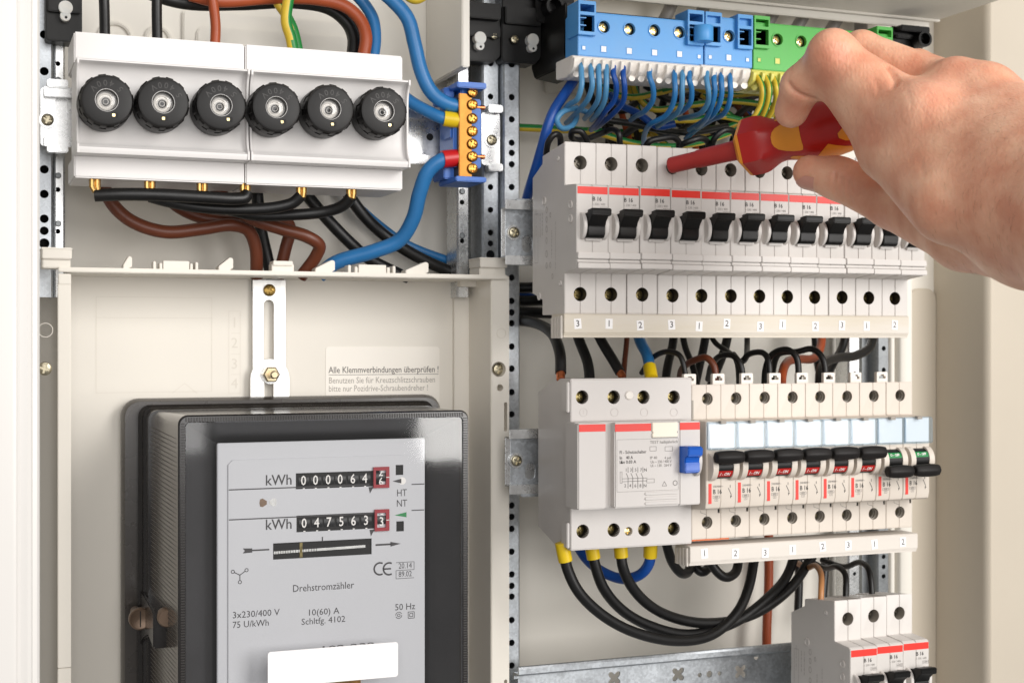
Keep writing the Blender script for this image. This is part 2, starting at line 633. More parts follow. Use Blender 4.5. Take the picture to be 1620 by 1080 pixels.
# moulded knock-outs and the raised panel at the top left of the back wall
m = MB()
for cx, cy, rr in ((182, 62, 26), (250, 62, 20)):
    c = P(cx, cy, YB)
    m.lathe([(rr / 2.7, 0), (rr / 2.7, -1.6), (rr / 2.7 - 1.2, -2.2), (rr / 2.7 - 2.2, -1.6), (rr / 2.7 - 2.2, 0)], c, 'y', 32,
            cap0=False, cap1=False)
m.build('knockout_ring', 'wall', back, ang=40)
X0, X1, Z0, Z1 = rect(288, 30, 640, 130, YB)
m = MB().prism(rrect(X0, X1, Z0, Z1, 3), 'y', YB - 3, YB)
m.build('raised_panel', 'wall', back, bevel=0.8)
X0, X1, Z0, Z1 = rect(310, 52, 620, 140, YB - 3)
m = MB().prism(rrect(X0, X1, Z0, Z1, 6), 'y', YB - 5, YB - 3)
m.build('raised_panel', 'wall', back, bevel=0.8)
X0, X1, Z0, Z1 = rect(860, 60, 1000, 152, YB)
m = MB().box(X0, X1, YB - 4, YB, Z0, Z1)
m.build('raised_panel', 'wall', back, bevel=0.8)

# right side wall, the flange in front of it and the moulded pillar beside the rack
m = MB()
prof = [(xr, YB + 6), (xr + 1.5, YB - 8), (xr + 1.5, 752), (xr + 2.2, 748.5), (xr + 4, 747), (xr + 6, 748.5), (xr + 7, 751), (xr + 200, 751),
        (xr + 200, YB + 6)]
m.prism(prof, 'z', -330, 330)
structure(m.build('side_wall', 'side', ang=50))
m = MB()
X0 = XZ(1424, 540, 786)[0]
m.prism([(X0, YB), (X0, 787), (X0 + 1.2, 785.6), (X0 + 9, 785.6), (X0 + 12.5, 790), (X0 + 14, YB)], 'z', -330, 205)
X0 = XZ(1409, 540, 790)[0]
m.prism([(X0, YB), (X0, 790.5), (X0 + 0.8, 789.6), (X0 + 2.8, 789.6), (X0 + 3.6, 791), (X0 + 3.6, YB)], 'z', -330, 205)
structure(m.build('wall_rib', 'wall', ang=50))
# thin darker pad on the right, standing for the shade in the corner fillet
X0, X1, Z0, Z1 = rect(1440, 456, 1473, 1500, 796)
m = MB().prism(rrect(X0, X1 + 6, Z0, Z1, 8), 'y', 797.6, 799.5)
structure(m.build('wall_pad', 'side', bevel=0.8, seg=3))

# the cabinet's top with its lip
zt = XZ(1480, 33, 760)[1]
xtr = XZ(1482, 33, 760)[0]
m = MB()
m.box(XZ(716, 0, 760)[0], xtr, 560, 760, zt, zt + 30)
m.box(XZ(716, 0, 760)[0], xtr, 756, 759, zt - 1.4, zt - 0.01)
m.box(XZ(716, 0, 760)[0], xtr - 5, 761, 764, zt - 5.5, zt + 20)
structure(m.build('top_wall', 'wall', bevel=0.5))
m = MB()
m.box(XZ(716, 0, 760)[0] - 3, XZ(716, 0, 760)[0] + 1.5, 735, 799, 150, 215)
structure(m.build('top_wall_cheek', 'wall', bevel=0.6))
m = MB().box(-120, 700, 765, 806, 320, 330)
structure(m.build('top_panel', 'wall'))

# white door frame at the left edge
m = MB()
a, b, c, d = (XZ(q, 540, 600)[0] for q in (-200, 28, 50, 64))
m.prism([(a, 600), (b - 2, 600), (b - 0.5, 600.6), (b, 601.5), (b + 1, 602.2), (c - 1.5, 602), (c, 602.8), (c + 0.6, 604.5), (d - 1, 605),
         (d, 606.5), (d, 640), (a, 640)], 'z', -330, 320)
structure(m.build('door_frame', 'frame', ang=25))


# ================================================================ RACK POSTS
def post(label, px0, px1, y0, y1, Y, depth, holes, hx, hr, lip=True, mat='steel', edge=0.0):
    """perforated U-channel, open to the back"""
    X0, X1, Z0, Z1 = rect(px0, y0, px1, y1, Y)
    t = thing('rack_post', label, 'post', ((X0 + X1) / 2, Y, Z0), 'perforated rack posts')
    m = MB()
    m.prism([(X0, Y + depth), (X0, Y + 1.0), (X0 + 1.0, Y), (X1 - 1.0, Y), (X1, Y + 1.0), (X1, Y + depth), (X1 - 1.3, Y + depth),
             (X1 - 1.3, Y + 1.3), (X0 + 1.3, Y + 1.3), (X0 + 1.3, Y + depth)], 'z', Z0, Z1)
    c = MB()
    for h in holes:
        hh = h if isinstance(h, tuple) else (h, hr)
        p = P(hx, hh[0], Y)
        c.cyl((p.x, Y, p.z), 'y', hh[1], -3, 4, 16)
    m.build('channel', mat, t, cut=c if holes else None, ang=25)
    m = MB().box(X0 + 0.6, X1 - 0.6, Y + depth - 1.0, Y + depth - 0.2, Z0 + 0.5, Z1 - 0.5)
    m.build('channel_back', 'hole', t)  # black sheet added so the perforations look dark
    return t


post('perforated steel post at the left edge beside the white door frame', 55, 84, -60, 470, 768, 16,
     [(55, 2.2), (113, 2.2), (268, 2.2), (307, 2.2), (346, 2.2), (365, 2.2), (385, 2.6)], 70, 2.2)
t = post('narrow bright steel channel right of the leftmost post, beside the fuse blocks', 85, 103, -60, 470, 770, 14,
         [(101, 1.3), (300, 1.3), (366, 1.3)], 91.5, 1.3, mat='zinc')
for y in (127, 278, 354):
    p = P(92, y, 770)
    MB().lathe([(1.6, 0.1), (1.6, -0.5), (1.2, -0.8), (0.1, -0.8)], p, 'y', 14).build('rivet', 'steel_dark', t)
t = post('bright steel channel left of the blue neutral bar, above the meter board', 723, 743, -60, 470, 764, 18,
         [(320, 1.4), (381, 1.4)], 731, 1.4, mat='zinc')
for y in (303, 373):
    p = P(731, y, 764)
    MB().lathe([(1.7, 0.1), (1.7, -0.5), (1.2, -0.9), (0.1, -0.9)], p, 'y', 14).build('rivet', 'steel_dark', t)
post('dark grey steel channel half hidden behind the blue neutral bar', 745, 762, -60, 470, 776, 12, [], 0, 0, mat='steel_dark')
post('perforated steel post just right of the brass neutral bar', 763, 790, -60, 470, 757, 20,
     [(100, 2.0), (153, 1.7), (242, 1.6), (296, 1.7), (332, 1.7), (368, 1.7), (385, 1.7), (403, 2.6)], 776, 1.7)
HC = [101, 154, 189, 226, 242, 260, 296, 331, 439, 476, 494, 511, 548, 583, 620, 655, 691, 708, 799, 817, 836, 872, 908, 926, 943,
      980, 1016, 1052]
post('long perforated steel post in the middle, running the full height', 796, 823, -60, 1150, 752, 22,
     [(101, 2.2)] + [(h, 1.85) for h in HC[1:]], 809.5, 1.5, mat='steel')
post('bright steel channel at the right, behind the breaker rows', 1342, 1361, 480, 1150, 776, 14,
     [(590, 1.2), (907, 1.2)], 1352, 1.2, mat='zinc')
post('perforated grey steel post at the right behind the breaker rows', 1388, 1407, 480, 1150, 778, 14,
     [(551, 1.6), (585, 1.6), (880, 1.5), (896, 1.5), (911, 1.5)], 1398, 1.5, mat='steel_dark')
X0, X1, Z0, Z1 = rect(1361, 440, 1388, 1150, 790)
tag(MB().box(X0, X1, 788, 792, Z0, Z1).build('backing_plate', 'steel_dark'),
    'dark grey steel sheet between the two right hand posts', 'steel sheet')


# black plastic corner mounts at the top of the posts
def corner_mount(label, x0, x1, y0, y1, Y, sx, sy, extra=()):
    X0, X1, Z0, Z1 = rect(x0, y0, x1, y1, Y)
    t = thing('corner_mount', label, 'plastic mount', ((X0 + X1) / 2, Y, Z0), 'black corner mounts')
    m = MB()
    ch = (X1 - X0) * 0.16
    m.prism([(X0, Z1), (X0, Z0 + ch * 0.4), (X0 + ch * 0.4, Z0), (X1 - ch, Z0), (X1, Z0 + ch), (X1, Z1)], 'y', Y, Y + 14)
    m.prism(rrect(X0 + 1, X1 - 1, Z0 + (Z1 - Z0) * 0.42, Z0 + (Z1 - Z0) * 0.62, 1.2), 'y', Y - 3.2, Y + 2)
    m.prism(rrect(X0 + 2, X1 - 2, Z0 + (Z1 - Z0) * 0.72, Z1, 1.2), 'y', Y - 6.2, Y + 2)
    m.build('body', 'black', t, bevel=0.5)
    for (qx, qy, kind, r) in extra:
        p = P(qx, qy, Y)
        if kind == 'pin':       # clear plastic key-shaped pin
            m = MB()
            m.cyl((p.x, Y, p.z + 1.6), 'y', 3.5, -4.6, 0, 20)
            m.cyl((p.x - 0.1, Y, p.z - 2.6), 'y', 2.6, -4.2, 0, 20)
            m.box(p.x - 1.7, p.x + 1.7, Y - 4.4, Y, p.z - 2.8, p.z + 1.4)
            k = m.build('pin', 'pin', t, bevel=0.3)
            MB().cyl((p.x + 0.2, Y, p.z - 3.4), 'y', 0.7, -4.4, -4.0, 10).build('pin_hole', 'hole', k)
        elif kind == 'ring':
            m = MB()
            m.lathe([(r, 0), (r, -9), (r * 0.72, -9), (r * 0.72, -1), (r * 0.05, -1)], p, 'y', 22)
            m.build('socket', 'black', t, ang=40)
        else:
            screw(t, p.x, Y - 1.5, p.z, r, 'screw')
    return t


M['pin'] = material('milky_pin_plastic', (206, 204, 198), 0.25, var=0.05, scale=200, sss=0.2)
corner_mount('black plastic mount with a clear pin in the top left corner', 72, 130, -40, 66, 758, 0, 0,
             [(103, 20, 'pin', 0)])
corner_mount('black plastic mount with a clear pin, above the bright channel in the middle', 726, 792, 8, 97, 748, 0, 0,
             [(756, 67, 'pin', 0), (780, 58, 'screw', 2.2)])
corner_mount('black plastic mount with a clear pin, left of the blue terminal blocks', 794, 856, -40, 100, 746, 0, 0,
             [(839, 70, 'pin', 0), (812, 64, 'screw', 2.4)])
corner_mount('black plastic mount with a round socket beside the blue terminal blocks', 848, 908, -40, 38, 742, 0, 0,
             [(869, 15, 'ring', 5.4)])
corner_mount('black plastic mount with a round socket at the top right behind the hand', 1412, 1466, 44, 78, 748, 0, 0,
             [(1450, 66, 'ring', 5.0)])
# black end bracket at the left of the blue terminal blocks
X0, X1, Z0, Z1 = rect(884, 12, 914, 108, 722)
m = MB()
m.prism([(X0, Z1), (X0 - 1, Z0 + 6), (X0 + 1, Z0), (X1 + 4, Z0 - 2), (X1 + 4, Z1)], 'y', 712, 760)
o = m.build('end_bracket', 'black', None, (X0, 722, Z0), bevel=0.6)
o.location = Vector((X0, 722, Z0)) * MM
tag(o, 'black plastic end bracket carrying the blue terminal blocks at their left', 'bracket')


# ================================================================ MOUNTING RAILS
def rail(label, px0, px1, pyc, Y, pxref, brackets, posts_y, hgt=35.0):
    """top-hat rail, its face at Y; brackets: list of (px0, px1) of end plates reaching back to the posts"""
    X0, X1 = XZ(px0, pyc, Y)[0], XZ(px1, pyc, Y)[0]
    zc = XZ(pxref, pyc, Y)[1]
    t = thing('mounting_rail', label, 'rail', ((X0 + X1) / 2, Y, zc), 'mounting rails')
    h = hgt / 2
    prof = [(Y, zc + h), (Y, zc + h - 5), (Y + 6.5, zc + h - 5), (Y + 6.5, zc - h + 5), (Y, zc - h + 5), (Y, zc - h), (Y + 1, zc - h),
            (Y + 1, zc - h + 4), (Y + 7.5, zc - h + 4), (Y + 7.5, zc + h - 4), (Y + 1, zc + h - 4), (Y + 1, zc + h)]
    MB().prism(prof, 'x', X0, X1).build('rail_strip', 'zinc', t, bevel=0.25)
    return t, zc


rl, zl = rail('steel mounting rail behind the white fuse blocks', 70, 722, 217, 748, 680, [], 0, 30)
for px in (680,):
    p = P(px, 217, 754.5)
    MB().lathe([(2.0, 0.2), (2.0, -0.25), (0.1, -0.25)], p, 'y', 16).build('rail_hole', 'hole', rl)  # black disc standing for the shade in the rail's opening


def end_plate(parent, x0, x1, y0, y1, Y, scr, mat='steel', lips=True, win=None):
    X0, X1, Z0, Z1 = rect(x0, y0, x1, y1, Y)
    h = Z1 - Z0
    m = MB()
    m.prism(rrect(X0, X1, Z0 + h * 0.1, Z1 - h * 0.1, 1.6), 'y', Y, Y + 1.8)
    c = None
    if win:
        wx, wz = XZ(win[0], win[1], Y)
        c = MB().prism(rrect(wx - win[2], wx + win[2], wz - win[3], wz + win[3], min(win[2], win[3]) * 0.9), 'y', Y - 2, Y + 4)
    m.build('end_plate', mat, parent, cut=c, ang=30)
    if lips:
        for za, zb in ((Z1 - h * 0.115, Z1), (Z0, Z0 + h * 0.115)):
            m = MB().prism(rrect(X0 + (X1 - X0) * 0.22, X1, za, zb, min(1.4, (zb - za) * 0.45)), 'y', Y - 5.5, Y + 1.5)
            m.build('end_lip', mat, parent, bevel=0.5)
    if scr:
        p = P(scr[0], scr[1], Y)
        MB().lathe([(4.2, 0), (4.2, -0.7), (0.1, -0.7)], p, 'y', 20).build('washer', 'zinc', parent)
        screw(parent, p.x, Y - 0.7, p.z, 3.0, 'screw', rot=0.4)


end_plate(rl, 64, 107, 128, 243, 752, (75, 190), 'zinc', win=(97, 171, 3.0, 5.6))
end_plate(rl, 762, 791, 168, 272, 752, (777, 222), 'zinc', win=None)
r1, z1 = rail('steel mounting rail carrying the upper breaker row', 800, 1446, 368, 716, 830, [], 0)
end_plate(r1, 800, 852, 316, 420, 722, (812, 368), 'steel', win=(834, 386, 3.2, 4.6))
r2, z2 = rail('steel mounting rail carrying the lower row beside the residual current device', 806, 1446, 730, 716, 830, [], 0)
end_plate(r2, 808, 856, 678, 784, 722, (816, 728), 'steel', win=(839, 745, 3.0, 4.4))
r3, z3 = rail('steel mounting rail behind the three breakers at the bottom right', 1262, 1448, 1090, 716, 1350, [], 0)

# ================================================================ FUSE BLOCKS
YF = 706.0
xa, xb, xc = XZ(117, 165, YF)[0], XZ(387.5, 172, YF)[0], XZ(637, 178, YF)[0]
zt_, zr1, zr2, zr3, zb_ = 147.4, 132.6, 91.5, 88.4, 78.0
LENS = [(169, 158.7), (258.5, 162), (350, 166.7), (437.5, 170), (523, 172.4), (607.6, 175.8)]


def fuse_cap(parent, px, py, rot, idx):
    YC = 680.0
    p = P(px, py, YC)
    R = 11.9
    t = MB()
    n = 64

    def notch(i, q):
        return 1.0 if (i % 8) < 6 else 0.965
    t.lathe([(R * 0.8, 20), (R * 1.0, 19.5), (R * 1.035, 17), (R * 1.035, 8.5), (R, 8.0)], p, 'y', n, cap1=False)
    t.lathe([(R, 8.0), (R, 1.4), (R * 0.955, 0.35), (R * 0.88, 0), (5.0, 0), (4.7, 0.3), (4.7, 4.0)], p, 'y', n,
            cap0=False, cap1=False, mod=lambda i, q: 1.0)
    cap = t.build('fuse_cap', 'cap', parent, ang=30)
    # gripping ribs round the skirt
    g = MB()
    for k in range(12):
        a = 2 * math.pi * (k + 0.3) / 12 + rot
        loops = []
        for h, ro in ((1.2, 1.0), (2.0, 1.05), (7.6, 1.055)):
            l = []
            for s in (-1, 1):
                for rr in (0.94, ro):
                    aa = a + s * 0.16 * (1 if rr < 1 else 0.86)
                    l.append((p.x + R * rr * math.cos(aa), p.y + h, p.z + R * rr * math.sin(aa)))
            loops.append([l[0], l[1], l[3], l[2]])
        g.loft(loops)
    g.build('grip_ribs', 'cap', cap, bevel=0.15, seg=1)
    # clear window with the fuse's indicator behind it
    MB().lathe([(4.7, 3.6), (4.2, 3.7), (0.05, 3.7)], p, 'y', 28, cap0=False).build('window_back', 'window_grey', cap)
    m = MB()
    for r0, h in ((4.2, 1.0), (2.7, 0.6), (1.3, 0.0)):
        m.lathe([(r0, 3.7), (r0, 2.2 + h * 0.2), (r0 * 0.82, 1.9 + h * 0.2), (r0 * 0.72, 2.6), (0.05, 2.6)], (p.x - 0.3, p.y, p.z - 0.4), 'y', 24)
    m.build('indicator', 'indicator', cap)
    MB().lathe([(4.75, 0.9), (4.0, 0.35), (2.0, 0.05), (0.05, 0.0)], p, 'y', 28, cap0=False).build('window', 'lens', cap)
    MB().lathe([(4.7, 0.5), (5.15, -0.25), (5.3, -0.25), (5.3, 0.3)], p, 'y', 28, cap0=False, cap1=False).build('window_rim', 'cap_rim', cap)
    # black patch for the dark of the test opening, bright contact on it
    a = rot + math.radians(-62)
    hx, hz = p.x + 7.6 * math.cos(a), p.z + 7.6 * math.sin(a)
    MB().prism(rrect(hx - 1.5, hx + 1.5, hz - 1.2, hz + 1.2, 0.4, 2), 'y', p.y - 0.12, p.y + 0.3).build('test_hole', 'hole', cap)
    MB().prism(rrect(hx - 1.2, hx + 0.2, hz - 0.7, hz + 0.7, 0.3, 2), 'y', p.y - 0.2, p.y + 0.2).build('test_contact', 'screw_gold', cap)
    # flat lettering, light on the raised letters put into its colour, upside down along the upper rim
    m = MB()
    for ch, deg in (('4', 74), ('0', 95), ('0', 116), ('V', 139), ('5', 42)):
        a = math.radians(deg) + rot * 0.6
        put_text(m, ch, p.x + 8.15 * math.cos(a), p.y - 0.1, p.z + 8.15 * math.sin(a), 4.0, 0.05, rot=a + math.pi / 2)
    m.build('lettering', 'emboss', cap)
    return cap


M['window_grey'] = material('window_grey', (196, 192, 188), 0.3, var=0.1)
M['indicator'] = material('pale_indicator', (226, 222, 216), 0.2, var=0.1, coat=0.5)
M['cap_rim'] = material('window_rim', (176, 174, 172), 0.25, 0.3, var=0.1)
M['lens'] = see_through('fuse_window_glass', (246, 246, 246), 0.05, (200, 200, 200), 0.05)

for bi, (x0, x1) in enumerate(((xa, xb - 0.25), (xb + 0.25, xc))):
    t = thing('fuse_block', ['left white fuse block with three black screw caps', 'right white fuse block with three black screw caps, nearer the neutral bar'][bi],
              'fuse block', ((x0 + x1) / 2, 748, zb_), 'white fuse blocks')
    MB().box(x0, x1, YF, 746, zr1 - 0.5, zt_).build('upper_cover', 'fuse', t, bevel=0.7)
    MB().box(x0, x1, YF, 746, zb_, zr3 + 0.5).build('lower_cover', 'fuse', t, bevel=0.7)
    # concave front
    e = 0.9
    prof = [(YF + 30, zr1), (693.3, zr1), (692.8, zr1 - 0.5), (692.8, zr1 - 1.0), (694.0, zr1 - 1.6)]
    for k in range(1, 9):
        u = k / 8
        prof.append((694.0 + 5.5 * math.sin(u * math.pi / 2), zr1 - 1.6 - 6.5 * (1 - math.cos(u * math.pi / 2)) - 1.6 * u))
    prof += [(699.8, zr2 + 11.5)]
    for k in range(1, 9):
        u = k / 8
        prof.append((699.8 - 5.0 * (1 - math.cos(u * math.pi / 2)), zr2 + 11.5 - 10.6 * math.sin(u * math.pi / 2)))
    prof += [(694.2, zr2 + 0.3), (693.0, zr2 - 0.3), (693.0, zr2 - 1.6), (693.6, zr3), (YF + 30, zr3)]
    MB().prism(prof, 'x', x0 + e + 0.4, x1 - e + 0.4).build('front_trough', 'fuse', t, ang=25)
    # raised end rims of the trough
    for xe in (x0 + 0.3, x1 - 0.9):
        prof2 = [(YF + 20, zr1 + 0.15), (692.2, zr1 + 0.15), (692.2, zr1 - 2.6)]
        for k in range(1, 7):
            u = k / 6
            prof2.append((692.2 + 4.0 * math.sin(u * math.pi / 2), zr1 - 2.6 - 7 * (1 - math.cos(u * math.pi / 2)) - 3 * u))
        for k in range(0, 7):
            u = k / 6
            prof2.append((696.2 - 3.6 * (1 - math.cos(u * math.pi / 2)), zr2 + 13 - 12 * math.sin(u * math.pi / 2)))
        prof2 += [(692.6, zr3 - 0.15), (YF + 20, zr3 - 0.15)]
        MB().prism(prof2, 'x', xe, xe + 1.1).build('end_rim', 'fuse', t, bevel=0.2, seg=1)
    for k in range(3):
        lx, ly = LENS[bi * 3 + k]
        fuse_cap(t, lx, ly, [0.0, -0.42, 0.04, -0.05, -0.3, -0.02][bi * 3 + k], bi * 3 + k)

# ================================================================ NEUTRAL BAR
YN = 722.0
X0, X1, Z0, Z1 = rect(727, 148, 745, 280, YN)
nb = thing('neutral_bar', 'brass neutral bar with seven screws on a blue plastic holder', 'terminal bar', ((X0 + X1) / 2, 748, Z0))
m = MB()
m.box(X0 - 0.2, X1 + 0.6, YN, YN + 10, Z0, Z1)
m.build('brass_bar', 'brass_dark', nb, bevel=0.4)
m = MB()
H0, H1, HZ0, HZ1 = rect(698, 146, 728, 283, 738)
m.box(H0 + 3, H1 + 8, 726, 750, HZ0 + 5, HZ1 - 5)
for za, zb in ((HZ1 - 6, HZ1), (HZ0, HZ0 + 6)):
    m.box(H0 - 1, H0 + 5, 730, 750, za - 1, zb + 1)
    m.box(H0 + 6.5, H1 + 2, 724, 750, za, zb + 1.5)
m.box(H0 + 2, H0 + 6, 728, 740, (HZ0 + HZ1) / 2 - 3, (HZ0 + HZ1) / 2 + 3)
m.build('holder', 'blue_holder', nb, bevel=0.6)
m = MB()
T0, T1, TZ0, TZ1 = rect(716, 134, 762, 148, 724)
m.box(T0, T1, 716, 746, TZ0 + 1.6, TZ1)
m.build('holder_lug', 'blue_holder', nb, bevel=0.5)
m = MB()
T0, T1, TZ0, TZ1 = rect(714, 276, 762, 290, 724)
m.box(T0, T1, 716, 746, TZ0, TZ1 - 2)
m.build('holder_lug', 'blue_holder', nb, bevel=0.5)
for y in (146, 166, 188, 208, 228, 248, 267):
    p = P(747, y, YN)
    MB().cyl((p.x, YN, p.z), 'y', 1.9, 0, 4, 12).build('screw_shank', 'brass', nb)
    screw(nb, p.x, YN - 0.2, p.z, 2.9, 'brass', rot=random.random())
for y in (170, 248):
    p = P(754, y, YN + 5)
    MB().cyl((p.x, p.y, p.z), 'x', 1.3, -3, 4.5, 12).build('wire_end', 'copper', nb)

# ================================================================ CABLES OF THE LEFT SECTION
G = 'thick cables around the fuse blocks'
cable('cable', 'black cable entering the left fuse block from above at its left end', 'cable_black', 2.6, [(163, -30, 735), (165, 10, 735), (166, 60, 733)], group=G)
cable('cable', 'black cable entering the left fuse block from above, left of the brown one', 'cable_black', 2.6, [(249, -30, 735), (248, 10, 735), (249, 70, 733)], group=G)
cable('cable', 'brown cable dropping straight into the left fuse block from above', 'cable_rust', 2.6, [(330, -30, 735), (337, 5, 735), (341, 40, 734), (340, 75, 733)], group=G)
cable('cable', 'brown cable arching over the right fuse block', 'cable_rust', 3.4, [(300, -8, 742), (345, 2, 742), (430, -3, 742), (500, -1, 740), (545, 10, 738), (570, 32, 736), (579, 58, 734), (575, 90, 733)], group=G)
cable('cable', 'upper black cable arching beneath the brown one above the right fuse block', 'cable_black', 3.4, [(200, -22, 752), (290, 5, 752), (380, 7, 752), (460, 4, 750), (520, 14, 748), (548, 36, 745), (559, 60, 742), (557, 95, 738)], group=G)
cable('cable', 'lower black cable arching beneath the brown one above the right fuse block', 'cable_black', 3.2, [(430, -12, 758), (500, 2, 758), (545, 20, 755), (566, 48, 750), (569, 92, 744)], group=G)
cable('cable', 'blue cable dropping behind the right end of the right fuse block', 'cable_blue', 3.2, [(545, -25, 748), (575, 5, 746), (590, 30, 744), (594, 60, 742), (590, 95, 740)], group=G)
cable('cable', 'green and yellow earth cable entering the fuse blocks between the black arches', 'pe', 2.9, [(462, -25, 728), (455, 8, 730), (453, 36, 731), (460, 60, 732), (466, 90, 733)], group=G)
cable('cable', 'green and yellow earth cable crossing behind the other one above the fuse blocks', 'pe', 2.7, [(432, -25, 744), (440, 5, 744), (450, 20, 743), (463, 45, 741), (474, 90, 739)], group=G)
cable('cable', 'short green and yellow cable end at the top edge beside the blue cable', 'pe', 2.4, [(640, -14, 738), (648, -3, 738), (660, 0, 738), (680, -12, 738)], group=G)
cable('cable', 'thick blue cable curving down from the top edge to the neutral bar', 'cable_blue', 3.9, [(590, -25, 728), (622, 2, 728), (645, 30, 728), (656, 70, 728), (666, 112, 728), (682, 145, 728), (705, 163, 727), (732, 170, 727)], group=G)
cable('cable', 'short blue cable with a yellow sleeve entering the neutral bar', 'cable_blue', 3.4, [(625, 140, 742), (648, 160, 738), (672, 174, 733), (700, 187, 728), (714, 189.5, 727)], group=G,
      ends=[('ferrule_yellow', 4.2, 1, 9, 'sleeve')])
cable('cable', 'thick blue cable with a red sleeve looping down from the neutral bar', 'cable_blue', 4.1, [(505, 436, 764), (530, 416, 760), (590, 398, 752), (632, 380, 746), (654, 345, 740), (664, 305, 735), (678, 270, 730), (700, 253, 727), (712, 251, 727)], group=G,
      ends=[('ferrule_red', 4.7, 1, 10, 'sleeve')])
cable('cable', 'thin blue cable running behind the black ones to the middle post', 'cable_blue', 2.6, [(532, 285, 790), (560, 320, 789), (607, 362, 788), (646, 388, 788), (716, 414, 787), (760, 424, 787)], group=G)
FE = [('brass', 2.35, 0, 11, 'ferrule')]
cable('cable', 'black jumper running along the undersides of the three left fuses', 'cable_black', 3.2, [(150, 309, 712), (200, 307.5, 709), (255, 308.5, 708), (330, 312.5, 708), (372, 314.5, 709), (387, 312.5, 710), (391, 306, 711)], group=G)
cable('cable', 'black jumper bending up to the fourth ferrule from the right', 'cable_black', 3.0, [(237, 311, 722), (262, 318, 720), (310, 327, 718), (370, 331, 717), (430, 329, 715), (463, 321, 713), (477, 309, 711)], group=G)
cable('cable', 'black jumper bending up to the rightmost ferrule', 'cable_black', 3.0, [(322, 314, 730), (352, 328, 729), (400, 340, 727), (460, 340, 724), (515, 335, 720), (543, 325, 715), (556, 311, 711)], group=G)
for q, (fx, fy) in enumerate(((150, 289), (237, 289), (320, 293), (388, 293), (477, 298), (556, 300))):
    p = P(fx, fy, 711)
    m = MB()
    for dx in (-1.25, 1.25):
        m.tube([(p.x + dx, p.y, p.z + 6), (p.x + dx, p.y, p.z - 2), (p.x + dx * 0.7 + (1 if q == 0 else 0), p.y, p.z - 4.6)], [1.55, 1.5, 1.3], 10)
    t = m.build('ferrule', 'ferrule_gold', None, tuple(p))
    t.location = p * MM
    tag(t, ['brass ferrule under the leftmost fuse', 'brass ferrule under the second fuse from the left', 'brass ferrule under the third fuse from the left',
            'brass ferrule at the seam between the two fuse blocks', 'brass ferrule second from the right under the fuse blocks',
            'brass ferrule at the right end under the fuse blocks'][q], 'ferrule', 'brass ferrules under the fuse blocks')
cable('cable', 'brown cable sagging lowest beneath the left fuse block', 'cable_brown', 3.4, [(158, 270, 748), (166, 300, 748), (182, 328, 747), (212, 352, 746), (262, 367, 745), (320, 362, 745), (365, 356, 746), (392, 364, 750), (404, 390, 754), (406, 440, 760)], group=G)
cable('cable', 'brown cable from the second fuse bending behind the black jumpers', 'cable_brown', 3.3, [(247, 270, 752), (256, 298, 752), (275, 322, 752), (312, 342, 753), (360, 350, 754), (420, 349, 757), (452, 350, 760), (459, 362, 762), (452, 392, 764), (440, 440, 768)], group=G)
cable('cable', 'brown cable with the sharp bend left of the blue loop', 'cable_brown', 3.4, [(330, 270, 748), (342, 298, 746), (365, 322, 744), (395, 344, 741), (445, 362, 738), (485, 374, 736), (505, 388, 738), (500, 405, 742), (476, 438, 750)], group=G)
cable('cable', 'black cable running down between the brown ones behind the meter board clip', 'cable_black', 3.3, [(404, 275, 768), (408, 320, 768), (413, 365, 768), (421, 400, 770), (430, 440, 772)], group=G)
cable('cable', 'upper black cable slanting down to the right under the right fuse block', 'cable_black', 3.4, [(462, 270, 772), (483, 305, 772), (517, 346, 772), (556, 386, 773), (585, 410, 774), (645, 440, 776)], group=G)
cable('cable', 'lower right black cable slanting towards the middle post', 'cable_black', 3.4, [(535, 270, 774), (548, 302, 774), (580, 346, 774), (620, 381, 774), (662, 407, 776), (735, 440, 778)], group=G)

# ================================================================ METER BOARD
YP, YR = 735.0, 775.0
pl0, pl1 = XZ(63, 600, YP)[0], XZ(806, 600, YP)[0]
pz1 = XZ(430, 430, YP)[1]
mb_ = thing('meter_board', 'beige plastic meter board with clips along its top edge', 'meter board', ((pl0 + pl1) / 2, YR, -330))
li, ri = XZ(113, 600, YP)[0], XZ(777, 600, YP)[0]
c = MB()
for (qx, qy, r) in ((71, 583, 4.4), (72, 615, 1.9), (789, 584, 4.2), (791, 613, 1.9)):
    p = P(qx, qy, YP)
    c.cyl((p.x, YP, p.z), 'y', r, -4, 8, 20)
for (qx, y0, y1) in ((65, 640, 690), (800, 636, 682), (800, 1074, 1120)):
    X0, X1, Z0, Z1 = rect(qx - 2.5, y0, qx + 2.5, y1, YP)
    c.prism(rrect(X0, X1, Z0, Z1, 0.8, 3), 'y', YP - 4, YP + 6)
m = MB()
m.box(pl0, li, YP, YR + 4, -330, pz1)
m.box(ri, pl1, YP, YR + 4, -330, pz1)
frm = m.build('side_rail', 'plate', mb_, bevel=0.5, cut=c)
for (qx, qy, r) in ((71, 583, 3.4), (789, 584, 3.2)):
    p = P(qx, qy, YP + 5)
    screw(mb_, p.x, YP + 6, p.z, r, 'screw', rot=0.3)
m = MB()
m.box(li + 0.01, ri - 0.01, YP + 0.4, YR + 4, pz1 - 2.2, pz1 - 0.01)
lx = XZ(92, 430, YP)[0]
m.box(lx, XZ(800, 430, YP)[0], YP - 2.5, YP + 0.2, pz1 - 1.9, pz1 + 0.4)
m.build('top_ledge', 'plate', mb_, bevel=0.35)
m = MB().box(li - 2, ri + 2, YR, YR + 3, -330, pz1 - 2)
m.build('panel', 'plate', mb_)
